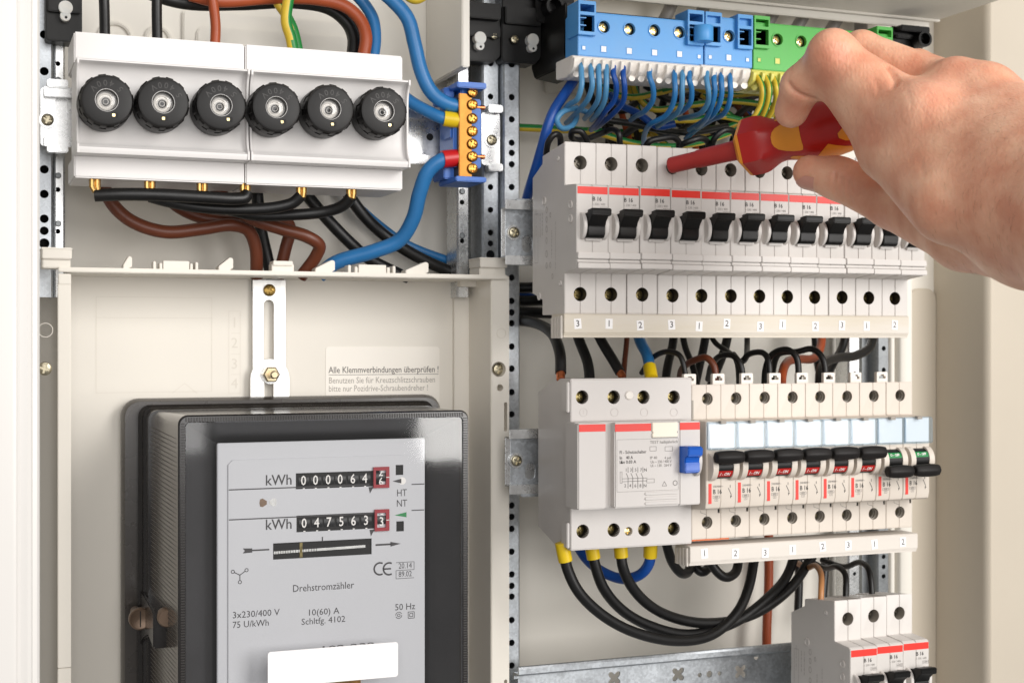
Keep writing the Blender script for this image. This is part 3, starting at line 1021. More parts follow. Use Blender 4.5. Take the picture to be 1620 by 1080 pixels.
# narrow outer strip of the left rail, stepped, with fine joints
m = MB()
for a, b, dy in ((91, 112, 1.6),):
    X0, X1 = XZ(a, 600, YP)[0], XZ(b, 600, YP)[0]
    zj = XZ(100, 1055, YP)[1]
    m.box(X0, X1, YP - dy, YP - 0.01, zj + 0.15, pz1 - 7)
    m.box(X0, X1, YP - dy, YP - 0.01, -330, zj - 0.15)
m.build('cover_strip', 'plate', mb_, bevel=0.3)
X0, X1, Z0, Z1 = rect(92, 443, 112, 450, YP)
MB().box(X0, X1, YP - 2.2, YP + 1, Z0, Z1 + 3).build('strip_stop', 'plate', mb_, bevel=0.3)
X0, X1, Z0, Z1 = rect(714, 438, 745, 455, YR)
MB().box(X0, X1 + 1, YR - 16, YR + 1, Z0, Z1).build('strip_stop', 'plate', mb_, bevel=0.3)
X0, X1, Z0, Z1 = rect(716, 440, 740, 1150, YR)
MB().box(X0, X1 + 3, YR - 3, YR + 0.1, Z0, Z1).build('cover_strip', 'plate', mb_, bevel=0.3)
# clips along the top
def clip_hook(x0, x1, y0, y1, Y):
    X0, X1, Z0, Z1 = rect(x0, y0, x1, y1, Y)
    MB().prism([(X0, Z0 - 2), (X0, Z0 + (Z1 - Z0) * 0.35), (X1 - 1.6, Z1), (X1, Z1 - 0.6), (X1, Z0 + 1.5), (X1 - 1.4, Z0 + 1.2), (X1 - 1.4, Z0 - 2)],
               'y', Y, Y + 9).build('clip', 'plate', mb_, bevel=0.3)


for q in ((195, 209, 405, 427), (346, 369, 407, 429), (499, 530, 411, 432), (642, 678, 414, 435)):
    clip_hook(q[0], q[1], q[2], q[3], YP)
for (x0, x1, y0, y1) in ((242, 313, 413, 428), (550, 625, 419, 434)):
    X0, X1, Z0, Z1 = rect(x0, y0, x1, y1, YP + 2)
    w = X1 - X0
    m = MB()
    m.box(X0 + w * 0.22, X1 - w * 0.2, YP + 1, YP + 4, Z0 - 2, Z1)
    for k in (0.0, 0.14, 0.82, 0.94):
        m.box(X0 + w * k, X0 + w * (k + 0.06), YP + 1, YP + 9, Z0 - 2, Z1 - 0.4 - (0.8 if k in (0.14, 0.82) else 0))
    m.build('latch', 'plate', mb_, bevel=0.25)
X0, X1, Z0, Z1 = rect(430, 413, 465, 430, YP)
m = MB().box(X0, X1, YP, YP + 8, Z0 - 2, Z1 - 1.5).box(X0 + 0.5, X1 - 0.8, YP - 1.2, YP + 8.5, Z1 - 2.4, Z1)
m.build('latch', 'plate', mb_, bevel=0.3)
for (x0, x1, y0, y1) in ((66, 113, 392, 424), (757, 800, 408, 436)):
    X0, X1, Z0, Z1 = rect(x0, y0, x1, y1, YP)
    h = Z1 - Z0
    m = MB().box(X0 + 0.3, X1 - 0.5, YP - 1, YP + 16, Z0, Z1 - h * 0.55)
    m.box(X0, X1, YP - 3, YP + 16, Z1 - h * 0.56, Z1 - 0.8)
    m.box(X0 - 0.5, X1 + 0.3, YP - 3.4, YP + 16, Z1 - 1.2, Z1)
    m.build('corner_clip', 'plate', mb_, bevel=0.4)
# moulded circles, ruled lines and digits on the panel, their shade put into the colour
m = MB()
for (qx, qy, r, Y) in ((72, 522, 3.6, YP), (793, 527, 2.8, YP)):
    p = P(qx, qy, Y)
    m.lathe([(r, 0), (r, -0.2), (r - 0.35, -0.2), (r - 0.35, 0)], p, 'y', 28, cap0=False, cap1=False)
X0, X1, Z0, Z1 = rect(152, 470, 335, 620, YR)
outline(m, X0, X1, Z0, Z1, YR - 0.12, 0.25)
line(m, X0, Z1 - 11, X1, Z1 - 11, YR - 0.12, 0.25)
X0, X1, Z0, Z1 = rect(362, 492, 380, 622, YR)
outline(m, X0, X1, Z0, Z1, YR - 0.12, 0.2)
for y in (527, 560, 592):
    z = XZ(371, y, YR)[1]
    line(m, X0 + 1.2, z, X1, z, YR - 0.12, 0.25)
for ch, y in (('1', 511), ('2', 543), ('3', 576), ('4', 607)):
    x, z = XZ(371, y, YR)
    put_text(m, ch, x, YR - 0.14, z, 8.0, 0.0)
for a, b in (((292, 606), (312, 622)), ((292, 606), (272, 622))):
    p, q = XZ(a[0], a[1], YR), XZ(b[0], b[1], YR)
    line(m, p[0], p[1], q[0], q[1], YR - 0.12, 0.25)
m.build('moulded_marks', 'relief', mb_)['kind'] = 'stuff'
# sticker
X0, X1, Z0, Z1 = rect(515, 548, 695, 640, YR)
M['sticker'] = material('cream_sticker', (243, 237, 227), 0.4, var=0.01)
st = MB().prism(rrect(X0, X1, Z0, Z1, 2), 'y', YR - 0.3, YR - 0.05).build('sticker', 'sticker', mb_)
m = MB()
x, z = XZ(519.5, 585.5, YR)
xe = XZ(693.5, 585.5, YR)[0]


def fit_text(mb, s, x0, x1, y, z, size, bold=0.0):
    vs, _ = text_verts(s, size, bold, 'LEFT')
    w = max(v[0] for v in vs) - min(v[0] for v in vs)
    put_text(mb, s, x0, y, z, size, bold, 'LEFT', (x1 - x0) / w)


fit_text(m, 'Alle Klemmverbindungen überprüfen !', x, xe, YR - 0.4, z, 5.0, 0.045)
line(m, x, z - 2.6, xe, z - 2.6, YR - 0.4, 0.28)
m.build('lettering', 'ink_soft', st)
m = MB()
for s, y, xr_ in (('Benutzen Sie für Kreuzschlitzschrauben', 602, 687), ('bitte nur Pozidrive-Schraubendreher !', 615, 676)):
    x, z = XZ(519.5, y, YR)
    fit_text(m, s, x, XZ(xr_, y, YR)[0], YR - 0.4, z, 4.9, 0.0)
m.build('lettering', 'ink_pale', st)


# slotted hanging strap with its bolt
YS = 771.0
X0, X1, Z0, Z1 = rect(400, 443, 452, 632, YS)
sp = thing('hanging_strap', 'slotted steel hanging strap above the electricity meter', 'strap', ((X0 + X1) / 2, YR, Z1))
xm = (X0 + X1) / 2
S0, S1, SZ0, SZ1 = rect(417, 474, 433.5, 640, YS)
c = MB().prism(rrect(S0, S1, SZ0, SZ1, (S1 - S0) * 0.49, 6), 'y', YS - 3, YS + 3)
MB().box(X0, X1, YS, YS + 1.6, Z0, Z1).build('strap_plate', 'strap_metal', sp, cut=c, bevel=0.2)
MB().box(X0, X1, YS + 1.7, YR - 0.05, Z1 - 6, Z1 - 0.3).build('strap_spacer', 'steel_dark', sp)
X0, X1, Z0, Z1 = rect(394.5, 568, 456, 640, YS - 2)
w = (X1 - X0) / 2
prof = [(xm - w, Z0), (xm - w, Z1 - w)] + [(xm + w * math.cos(math.pi - math.pi * k / 14), Z1 - w + w * math.sin(math.pi * k / 14)) for k in range(1, 14)] + [(xm + w, Z1 - w), (xm + w, Z0)]
S0, S1, SZ0, SZ1 = rect(418, 604, 433, 650, YS - 2)
c = MB().box(S0, S1, YS - 6, YS + 2, SZ0, SZ1)
MB().prism(prof, 'y', YS - 2.0, YS - 0.1).build('hanger_lug', 'strap_metal', sp, cut=c, bevel=0.2)
p = P(427.5, 592, YS - 2)
MB().lathe([(5.2, 0), (5.2, -0.9), (0.1, -0.9)], p, 'y', 24).build('washer', 'zinc', sp, bevel=0.1)
MB().lathe([(4.6, -0.9), (4.6, -3.6), (3.9, -4.1), (0.1, -4.1)], p, 'y', 6).build('nut', 'nut_metal', sp, ang=20)
MB().lathe([(2.2, -4.1), (2.2, -11), (1.6, -11.8), (0.1, -11.8)], p, 'y', 16).build('bolt', 'nut_metal', sp)
p = P(426, 459, YS)
screw(sp, p.x, YS - 0.1, p.z, 3.3, 'screw_brass', rot=0.5)

# ================================================================ ELECTRICITY METER
YM0, YM1 = 763.0, 673.0
bz = -330.0
fl = rect(193, 627, 699, 700, YM0)
ft = rect(283, 652, 741, 700, YM1)
zft = XZ(512, 653.5, YM1)[1]
zfl = XZ(440, 627.5, YM0)[1]
xL, xR = XZ(283, 660, YM1)[0], XZ(741, 660, YM1)[0]
bL, bR = xL - 4.5, xR + 4.5
em = thing('electricity_meter', 'black framed three phase electricity meter with a clear window', 'meter', ((xL + xR) / 2, YM0, bz))


def rr3(x0, x1, z0, z1, r, y, n=6):
    return [(a, y, b) for a, b in rrect(x0, x1, z0, z1, r, n)]


f0, f1 = XZ(193, 640, YM0)[0], XZ(699, 640, YM0)[0]
m = MB().loft([rr3(f0 + 0.8, f1 - 0.8, bz, zfl - 0.8, 8, YR - 0.1), rr3(f0, f1, bz, zfl, 9, YR - 4), rr3(f0, f1, bz, zfl, 9, YM0 + 3),
               rr3(f0 + 1.5, f1 - 1.5, bz, zfl - 1.5, 8, YM0), rr3(f0 + 3, f1 - 3, bz, zfl - 3, 7, YM0)])
m.build('base_flange', 'meter_rim', em, ang=30)
# dark stepped collar between the flange and the cover
m = MB().loft([rr3(bL - 4.5, bR + 4.5, bz, zfl - 3.0, 6, YM0 + 0.5), rr3(bL - 4.5, bR + 4.5, bz, zfl - 3.0, 6, YM0 - 6), rr3(bL - 2.5, bR + 2.5, bz, zfl - 4.2, 5, YM0 - 7),
               rr3(bL - 2.5, bR + 2.5, bz, zfl - 4.2, 5, YM0 - 13), rr3(bL - 1.5, bR + 1.5, bz, zfl - 5.0, 5, YM0 - 14), rr3(bL - 1.2, bR + 1.2, bz, zfl - 5.2, 5, YM0 - 22)])
m.build('collar', 'meter_dark', em, ang=30)
# smoked side walls of the cover (open to the front), with fine moulded ridges
loops = []
N = 3
for k in range(N + 1):
    u = k / N
    loops.append(rr3(bL + (xL - bL) * u, bR + (xR - bR) * u, bz, (zfl - 5.5) + (zft - zfl + 5.5) * u, 5, YM0 - 16 + (YM1 + 3 - YM0 + 16) * u))
m = MB().loft(loops, False, False)
m.build('cover_wall', 'smoke', em, ang=50)
m = MB()
zz = bz + 20
while zz < zft - 8:
    m.add([(bL - 0.2, YM0 - 23, zz), (xL - 0.2, YM1 + 6, zz - 2), (xL - 0.2, YM1 + 6, zz - 1.75), (bL - 0.2, YM0 - 23, zz + 0.25)], [(0, 1, 2, 3)])
    zz += 2.2
rg = m.build('cover_ridges', 'meter_ridge', em)
rg['kind'] = 'stuff'
# inner mechanism box seen through the smoked wall
m = MB().box(bL + 3.5, bR - 3.5, YM1 + 30, YM0 - 4, bz, zfl - 9)
m.build('mechanism', 'meter_mech', em, bevel=1)
# front rim with a serrated inner edge
rw = 2.9
m = MB().loft([rr3(xL, xR, bz, zft, 4.5, YM1 + 3), rr3(xL - 0.3, xR + 0.3, bz, zft + 0.3, 4.5, YM1 + 1.2), rr3(xL + 0.4, xR - 0.4, bz, zft - 0.4, 4.2, YM1),
               rr3(xL + rw, xR - rw, bz, zft - rw, 2, YM1 - 0.2), rr3(xL + rw + 0.6, xR - rw - 0.6, bz, zft - rw - 0.6, 2, YM1 + 1.5)], False, False)
m.build('window_rim', 'meter_dark', em, ang=30)
m = MB()
x = xL + 3
while x < xR - 3:
    m.box(x, x + 0.55, YM1 - 0.55, YM1 + 0.2, zft - rw + 0.1, zft - 0.9)
    x += 1.25
zz = zft - 4
while zz > -190:
    m.box(xL + 0.9, xL + rw - 0.2, YM1 - 0.55, YM1 + 0.2, zz, zz + 0.55)
    m.box(xR - rw + 0.2, xR - 0.9, YM1 - 0.55, YM1 + 0.2, zz, zz + 0.55)
    zz -= 1.25
rb = m.build('rim_serration', 'meter_serr', em)
rb['kind'] = 'stuff'
# glass
m = MB().add([(xL + rw + 0.3, YM1 + 0.6, bz), (xR - rw - 0.3, YM1 + 0.6, bz), (xR - rw - 0.3, YM1 + 0.6, zft - rw - 0.3), (xL + rw + 0.3, YM1 + 0.6, zft - rw - 0.3)], [(0, 1, 2, 3)])
m.build('window_pane', 'pane', em)
# dark metal surround inside, sloping back from the rim to the face plate
YFc = 688.0
fx0, fx1, _, fz1 = rect(344, 697, 673, 760, YFc)
gx0, gx1, gz = xL + rw + 0.6, xR - rw - 0.6, zft - rw - 0.6
m = MB()
A = [(gx0, YM1 + 3, gz), (gx1, YM1 + 3, gz), (gx1, YM1 + 3, bz), (gx0, YM1 + 3, bz)]
B = [(fx0, YFc + 6, fz1), (fx1, YFc + 6, fz1), (fx1, YFc + 6, bz), (fx0, YFc + 6, bz)]
m.add(A + B, [(0, 1, 5, 4), (1, 2, 6, 5), (3, 0, 4, 7)])
m.build('inner_surround', 'meter_in', em, flat=True)
# face plate with its upper carrier
m = MB().box(fx0, fx1, YFc + 0.8, YFc + 3, bz, fz1)
m.build('face_carrier', 'meter_face', em, bevel=0.4)
px0, px1, _, pzt = rect(361, 723, 671, 800, YFc)
ch = 2.2
c = MB()


def frect(x0, y0, x1, y1):
    return rect(x0, y0, x1, y1, YFc)


WIN = [frect(468, 746, 601, 771), frect(469, 812.5, 594, 838.5), frect(432, 855, 588, 880.5)]
for q in WIN:
    c.box(q[0], q[1], YFc - 3, YFc + 5, q[2], q[3])
SW = [frect(626, 735, 638, 751), frect(627, 824, 639, 840)]
for q in SW:
    c.box(q[0], q[1], YFc - 3, YFc + 5, q[2], q[3])
m = MB().prism([(px0, bz), (px0, pzt - ch), (px0 + ch, pzt), (px1 - ch, pzt), (px1, pzt - ch), (px1, bz)], 'y', YFc, YFc + 0.7)
face = m.build('face_plate', 'meter_face', em, cut=c, bevel=0.1)
m = MB()
for q in WIN + SW:
    m.box(q[0] - 0.3, q[1] + 0.3, YFc + 0.71, YFc + 0.78, q[2] - 0.3, q[3] + 0.3)
m.build('window_back', 'hole', face)
# number drums
for wi, (digits, xs, yc, red, rd) in enumerate((('000064', (481, 500, 520, 539, 559, 578), 757, (590, 738, 615, 771), '2'),
                                                 ('047563', (482, 502, 521, 541, 560, 580), 826, (592, 805, 615, 839), '3'))):
    q = WIN[wi]
    cz = (q[2] + q[3]) / 2
    for ch_, x in zip(digits, xs):
        X0 = XZ(x, yc, YFc)[0]
        d = MB().lathe([(4.3, -2.65), (4.3, 2.65)], (X0, YFc + 4.4, cz), 'x', 28).build('number_drum', 'drum', face)
        t = MB()
        put_text(t, ch_, X0 - 0.25, YFc + 0.05, cz, 6.6, 0.06, sx=0.82)
        for k in (-1,):
            line(t, X0 - 0.6, cz - 3.75, X0 + 0.4, cz - 3.75, YFc + 0.05, 0.45)
        t.build('digit', 'white_print', d)
    X0, X1, Z0, Z1 = frect(*red)
    X2, X3 = XZ(red[0] + 5.5, yc, YFc)[0], XZ(red[2] - 6.5, yc, YFc)[0]
    fr = MB().prism([(X0, Z0), (X1, Z0), (X1, Z1), (X0, Z1)], 'y', YFc - 1.3, YFc - 0.02)
    cc = MB().box(X2 - 0.6, X3 + 0.4, YFc - 4, YFc + 3, Z0 + 1.7, Z1 - 1.7)
    fo = fr.build('red_frame', 'red_frame', face, cut=cc)
    t = MB().lathe([(4.2, -2.7), (4.2, 2.7)], ((X2 + X3) / 2, YFc + 3.6, (Z0 + Z1) / 2), 'x', 28).build('number_drum', 'drum', face)
    s = MB()
    if wi == 0:
        put_text(s, '2', (X2 + X3) / 2, YFc - 0.7, (Z0 + Z1) / 2 + 2.4, 5.4, 0.06, sx=0.85)
        put_text(s, '6', (X2 + X3) / 2, YFc - 0.7, (Z0 + Z1) / 2 - 2.2, 5.4, 0.06, sx=0.85)
    else:
        put_text(s, '3', (X2 + X3) / 2, YFc - 0.7, (Z0 + Z1) / 2 - 0.9, 6.2, 0.06, sx=0.85)
        line(s, X2 + 1.2, Z1 - 2.4, X3 - 1, Z1 - 2.4, YFc - 0.7, 0.6)
    s.build('digit', 'white_print', t)
    s = MB()
    line(s, X3 + 0.5, (Z0 + Z1) / 2, X1 - 0.1, (Z0 + Z1) / 2, YFc - 1.36, 0.35)
    s.build('frame_mark', 'white_print', fo)
# rotor disc in the slot window
q = WIN[2]
cz = (q[2] + q[3]) / 2
Xc = (q[0] + q[1]) / 2
rr = 40.0
prof = []
for k in range(41):
    t = math.radians(-38 + 76 * k / 40)
    prof.append((Xc - 3 + rr * math.sin(t), YFc + 1.6 + rr * (1 - math.cos(t)) * 0.12))
m = MB()
for i in range(40):
    (xa_, ya_), (xb_, yb_) = prof[i], prof[i + 1]
    if q[0] < xa_ and xb_ < q[1]:
        zl_ = cz - 0.6 + 0.9 * (i / 40)
        m.box(xa_, xb_ - (0.25 if i < 20 else 0), YFc + 0.25, YFc + 0.7, zl_ - 0.5 - 0.25, zl_ + 0.5)
m.build('rotor_disc', 'bright', face)
x, z = XZ(476.5, 868, YFc)
MB().box(x - 0.7, x + 0.7, YFc + 0.2, YFc + 0.72, q[2] + 0.3, q[3] - 0.3).build('rotor_mark', 'screw_dark', face)
# butterfly shaped opening with steel behind
x, z = XZ(424, 794.5, YFc)
for s in (-1, 1):
    pts = [(x + s * 0.6, z - 0.8), (x + s * 2.6, z - 2.1), (x + s * 3.9, z - 1.7), (x + s * 4.2, z), (x + s * 3.9, z + 1.7), (x + s * 2.6, z + 2.1), (x + s * 0.6, z + 0.8)]
    MB().prism(pts, 'y', YFc - 0.12, YFc).build('rivet', 'seal' if s < 0 else 'bright', face)
# printing
m = MB()


def T(s, px, py, size, bold=0.0, sx=1.0, align='CENTER', Y=YFc):
    x, z = XZ(px, py, Y)
    put_text(m, s, x, Y - 0.1, z, size, bold, align, sx)


def L(x0, y0, x1, y1, w, Y=YFc):
    """a line that is level or upright on the plate"""
    a, b = XZ(x0, y0, Y), XZ(x1, y1, Y)
    line(m, a[0], a[1], b[0], b[1], Y - 0.1, w)


T('kWh', 441, 759.5, 7.2, 0.05, 0.92)
T('kWh', 441, 829.5, 7.2, 0.05, 0.92)
za, zb2 = XZ(468, 770.5, YFc)[1], XZ(592, 811.5, YFc)[1]
xa0 = XZ(362, 775, YFc)[0]
line(m, xa0, za, XZ(584, 770, YFc)[0], za, YFc - 0.1, 0.55)
line(m, xa0, zb2, XZ(592, 811, YFc)[0], zb2, YFc - 0.1, 0.55)
x1_ = px1
za, zb2 = XZ(658, 765.5, YFc)[1], XZ(658, 806.5, YFc)[1]
line(m, XZ(651, 765, YFc)[0], za, x1_, za, YFc - 0.1, 0.5)
line(m, XZ(651, 806, YFc)[0], zb2, x1_, zb2, YFc - 0.1, 0.5)
T('HT', 635.5, 779.5, 5.0, 0.0, 0.82)
T('NT', 635.5, 796, 5.0, 0.0, 0.82)
for (ax, ay) in ((587, 774.5), (588.5, 842)):
    a, b = XZ(ax, ay, YFc)
    m.add([(a - 1.3, YFc - 0.1, b + 1.5), (a + 1.3, YFc - 0.1, b + 1.5), (a - 0.6, YFc - 0.1, b - 1.8)], [(0, 1, 2)])
a, b = XZ(630, 760.5, YFc)
m.add([(a - 3, YFc - 0.1, b), (a + 1.6, YFc - 0.1, b + 1.2), (a + 1.6, YFc - 0.1, b - 1.2)], [(0, 1, 2)])
L(510, 848.5, 510, 856, 0.6)
# arrows
a, b = XZ(384, 871, YFc)
b = XZ(400, 870, YFc)[1]
e = XZ(426, 870, YFc)[0]
line(m, a + 4.5, b, e, b, YFc - 0.1, 0.75)
m.add([(a, YFc - 0.1, b + 1.2), (a + 4.6, YFc - 0.1, b + 1.0), (a + 4.6, YFc - 0.1, b - 1.0), (a, YFc - 0.1, b - 1.2), (a + 1.0, YFc - 0.1, b)], [(0, 1, 2, 3, 4)])
a, b = XZ(594, 861.5, YFc)
e = XZ(634, 861, YFc)[0]
line(m, a, b, e - 5, b, YFc - 0.1, 0.9)
m.add([(e - 5.4, YFc - 0.1, b + 1.2), (e, YFc - 0.1, b), (e - 5.4, YFc - 0.1, b - 1.2)], [(0, 1, 2)])
# CE mark built from arcs
for (cx_, bar) in ((601, 0), (615.5, 1)):
    a, b = XZ(cx_, 899, YFc)
    for k in range(12):
        t0, t1 = math.radians(62 + 236 * k / 12), math.radians(62 + 236 * (k + 1) / 12)
        r = 3.0
        line(m, a + r * math.cos(t0), b + r * math.sin(t0), a + r * math.cos(t1), b + r * math.sin(t1), YFc - 0.1, 0.85)
    if bar:
        line(m, a - 3, b, a + 1.0, b, YFc - 0.1, 0.8)
T('20.14', 641, 894.5, 4.0, 0.0, 0.8)
T('89.02', 641, 907.5, 4.0, 0.0, 0.8)
q0 = frect(626.5, 888.5, 655, 901)
q1 = frect(626.5, 901, 655, 914)
zmid = q0[2]
line(m, q0[0], q0[3], q0[1], q0[3], YFc - 0.1, 0.25)
line(m, q0[1], q0[3], q0[1], zmid, YFc - 0.1, 0.25)
line(m, q0[0], zmid, q0[1], zmid, YFc - 0.1, 0.25)
line(m, q0[0], zmid, q0[0], q1[2], YFc - 0.1, 0.25)
line(m, q0[0], q1[2], q0[1], q1[2], YFc - 0.1, 0.25)
# star connection symbol
a, b = XZ(379.5, 909, YFc)
for (dx, dz) in ((-3.4, 1.8), (3.2, 2.2), (0, -3.4)):
    line(m, a, b, a + dx * 0.78, b + dz * 0.78, YFc - 0.1, 0.4)
    for k in range(10):
        t0, t1 = 2 * math.pi * k / 10, 2 * math.pi * (k + 1) / 10
        line(m, a + dx + 0.8 * math.cos(t0), b + dz + 0.8 * math.sin(t0), a + dx + 0.8 * math.cos(t1), b + dz + 0.8 * math.sin(t1), YFc - 0.1, 0.35)


def TF(s, xl, xr2, py, size, bold=0.0):
    x, z = XZ(xl, py, YFc)
    fit_text(m, s, x, XZ(xr2, py, YFc)[0], YFc - 0.1, z, size, bold)


TF('Drehstromzähler', 462.5, 559, 931, 5.0)
TF('3x230/400 V', 367.5, 441.5, 973, 4.5)
TF('75 U/kWh', 367.5, 424.5, 988.5, 4.5)
TF('10(60) A', 486, 534, 969, 4.4)
TF('Schltfg. 4102', 476.5, 545.5, 983.5, 4.4)
TF('50 Hz', 624.5, 656, 960.5, 4.6)
a, b = XZ(630.8, 972.5, YFc)
for r, gap in ((0.7, 0), (1.6, 1)):
    for k in range(16):
        if gap and k in (0, 8):
            continue
        t0, t1 = 2 * math.pi * k / 16, 2 * math.pi * (k + 1) / 16
        line(m, a + r * math.cos(t0), b + r * math.sin(t0), a + r * math.cos(t1), b + r * math.sin(t1), YFc - 0.1, 0.3)
a, b = XZ(650.5, 972, YFc)
outline(m, a - 1.6, a + 1.6, b - 1.6, b + 1.6, YFc - 0.1, 0.3)
outline(m, a - 0.8, a + 0.8, b - 0.8, b + 0.8, YFc - 0.1, 0.3)
TF('102 232', 505, 588, 1026.5, 3.6, 0.03)
m.build('printing', 'ink_meter', face)
m = MB()
a, b = XZ(634, 814, YFc)
m.add([(a - 3.3, YFc - 0.1, b), (a + 3, YFc - 0.1, b + 1.3), (a + 3, YFc - 0.1, b - 1.3)], [(0, 1, 2)])
m.build('tariff_mark', 'green_toggle', face)
m = MB()
a, b = XZ(636.5, 760.3, YFc)
m.prism(disc(a, b, 1.9, 16), 'y', YFc - 0.08, YFc - 0.01)
m.build('tariff_mark', 'white_print', face)
# brass plate at the very bottom and the white label stuck on the glass
q = frect(505, 1066, 570, 1120)
MB().box(q[0], q[1], YFc - 0.6, YFc - 0.05, q[2], q[3]).build('rating_tab', 'brass', face)
L0, L1, LZ0, LZ1 = rect(424, 1023, 630, 1072, YM1)
o = MB().prism(rrect(L0, L1, LZ0 - 2, LZ1, 1.4), 'y', YM1 + 0.25, YM1 + 0.58).build('blank_label', 'white', None, (L0, YM1, LZ0))
o.location = Vector((L0, YM1, LZ0)) * MM
tag(o, 'blank white label stuck on the meter window', 'label')
# sealing screw in a black lug on the left flank, and a disc for its reflection
def sz(px, py, Y):
    return XZ(px, py, Y)[1]


m = MB().prism([(YM0 - 3, sz(207, 932, 760)), (YM0 - 18, sz(232, 938, 745)), (YM0 - 55, sz(262, 962, 708)), (YM0 - 60, sz(272, 968, 703)), (YM0 - 60, sz(272, 1024, 703)),
                (YM0 - 40, sz(250, 1004, 723)), (YM0 - 18, sz(232, 1010, 745)), (YM0 - 3, sz(207, 1024, 760))], 'x', bL - 3.5, bL + 4)
lug = m.build('seal_lug', 'meter_dark', em, bevel=0.8)
p = P(221, 977, YM0 - 26)
MB().lathe([(5.6, 0), (5.6, -2.6), (5.0, -3.3), (4.6, -3.0), (0.1, -3.0)], p, 'y', 28).build('seal_rim', 'seal', em, ang=40)
MB().box(p.x - 0.25, p.x + 0.25, p.y - 3.08, p.y - 2.9, p.z - 4, p.z + 4).build('seal_slot', 'hole', em)
MB().lathe([(2.6, 0.2), (2.6, 20)], p, 'y', 16).build('seal_shank', 'seal', em)
p = P(264, 977, 700)
MB().lathe([(4.4, 6), (4.4, -0.6), (3.9, -1.2), (0.1, -1.2)], p, 'y', 24).build('seal_rim', 'seal', em, ang=40)  # solid disc standing for the screw's mirror image in the smoked cover

# ================================================================ BREAKERS, TYPE A (upper row and the three at the bottom)
W = 17.5
YT = 665.0      # plane of the terminal faces


def half_prisms(prof, x0, x1, seam=0.12):
    m = MB()
    xm = (x0 + x1) / 2
    m.prism(prof, 'x', x0, xm - seam / 2)
    m.prism(prof, 'x', xm + seam / 2, x1)
    return m


def terminal_screw(parent, x, y, z, r, mat):
    screw(parent, x, y, z, r, mat, 'slot' if random.random() < 0.3 else 'cross', name='terminal_screw', rot=random.uniform(-0.8, 0.8))


def recess(parent, x, y, z, r, depth, mat):
    MB().lathe([(r + 0.02, 0.4), (r * 0.97, depth), (0.05, depth)], (x, y, z), 'y', 24, cap0=False, cap1=False).build('terminal_hole', mat, parent, ang=40)


def make_breaker_a():
    t = thing('circuit_breaker', 'x', 'circuit breaker', (0, 0, 0), 'grey circuit breakers with black toggles')
    w0, w1 = 0.12, W - 0.12
    prof = [(44, -14), (30, -8), (30, -4), (2, -0.5), (0.3, 0), (0, -0.6), (0, -22.2), (-4, -22.4), (-13.6, -23.0), (-15, -24.0), (-15, -63.4), (-14, -65.5), (-3, -66.6),
            (0, -67.2), (0, -87.5), (0.5, -88), (30, -88), (30, -80), (44, -76)]
    c = MB()
    for z in (-10.5, -77.6):
        c.cyl((W / 2, 0, z), 'y', 3.65, -3, 9, 28)
    body = half_prisms(prof, w0, w1)
    body.build('housing', 'breaker', t, bevel=0.28, cut=c, ang=30)
    for z, mt, sm in ((-10.5, 'hole_grey', 'screw_dull'), (-77.6, 'hole_dark', 'screw_dark')):
        recess(t, W / 2, 0, z, 3.6, 7.6, mt)
        terminal_screw(t, W / 2 - 0.2, 6.8, z, 3.3, sm)
    # red stripe
    MB().box(0.6, W - 0.45, -15.12, -14.9, -27.9, -24.25).build('stripe', 'red', t)
    # printing
    m = MB()
    put_text(m, 'B 16', 11.3, -15.08, -30.4, 2.9, 0.05, sx=0.95)
    m.build('lettering', 'ink', t)
    m = MB()
    put_text(m, '~ 230 / 400', 12.2, -15.08, -33.0, 1.55, 0.0, sx=0.98)
    outline(m, 13.2, 17.0, -36.0, -34.3, -15.08, 0.14)
    put_text(m, '6000', 15.1, -15.08, -35.15, 1.5, 0.0)
    m.build('lettering', 'ink_soft', t)
    # toggle guards: two half discs
    for a, b in ((2.0, 4.0), (13.7, 15.9)):
        pr = [(-14.5, -37.2)]
        for k in range(13):
            u = math.radians(90 + 180 * k / 12)
            pr.append((-14.5 + 5.6 * math.cos(u), -44.0 + 6.8 * math.sin(u)))
        pr.append((-14.0, -50.8))
        MB().prism(pr, 'x', a, b).build('toggle_guard', 'breaker', t, bevel=0.3, ang=40)
    MB().box(4.5, 13.3, -16.6, -14.5, -51.4, -49.9).build('toggle_sill', 'breaker', t, bevel=0.3)
    # toggle
    m = MB()
    m.prism([(-14.6, -38.2), (-20, -37.2), (-24.5, -36.6), (-24.5, -39.6), (-21.8, -42.0), (-20.6, -44.2), (-20.2, -44.4), (-20.4, -45.0), (-20.2, -48.6), (-19, -50.0), (-14.6, -50.0)], 'x', 4.25, 13.4)
    tg = m.build('toggle', 'black', t, bevel=0.35)
    MB().prism([(-20, -36.4), (-25.6, -35.8), (-26.4, -36.5), (-26.2, -38.9), (-25.2, -39.7), (-21, -39.4)], 'x', 3.7, 14.2).build('toggle_grip', 'black', tg, bevel=0.3)
    # clip bar: two ridges joined across the row
    for za, zb, yo in ((-57.2, -60.4, -17.0), (-60.9, -62.2, -16.2), (-62.5, -65.2, -17.4)):
        MB().box(0.1, W - 0.1, yo, -14.8, zb, za).build('clip_ridge', 'breaker', t, bevel=0.3)
    return t


M['hole_dark'] = material('dark_terminal_insert', (52, 46, 38), 0.45, var=0.25, scale=200)
M['side_ink'] = material('side_print', (168, 162, 157), 0.6, var=0.05)


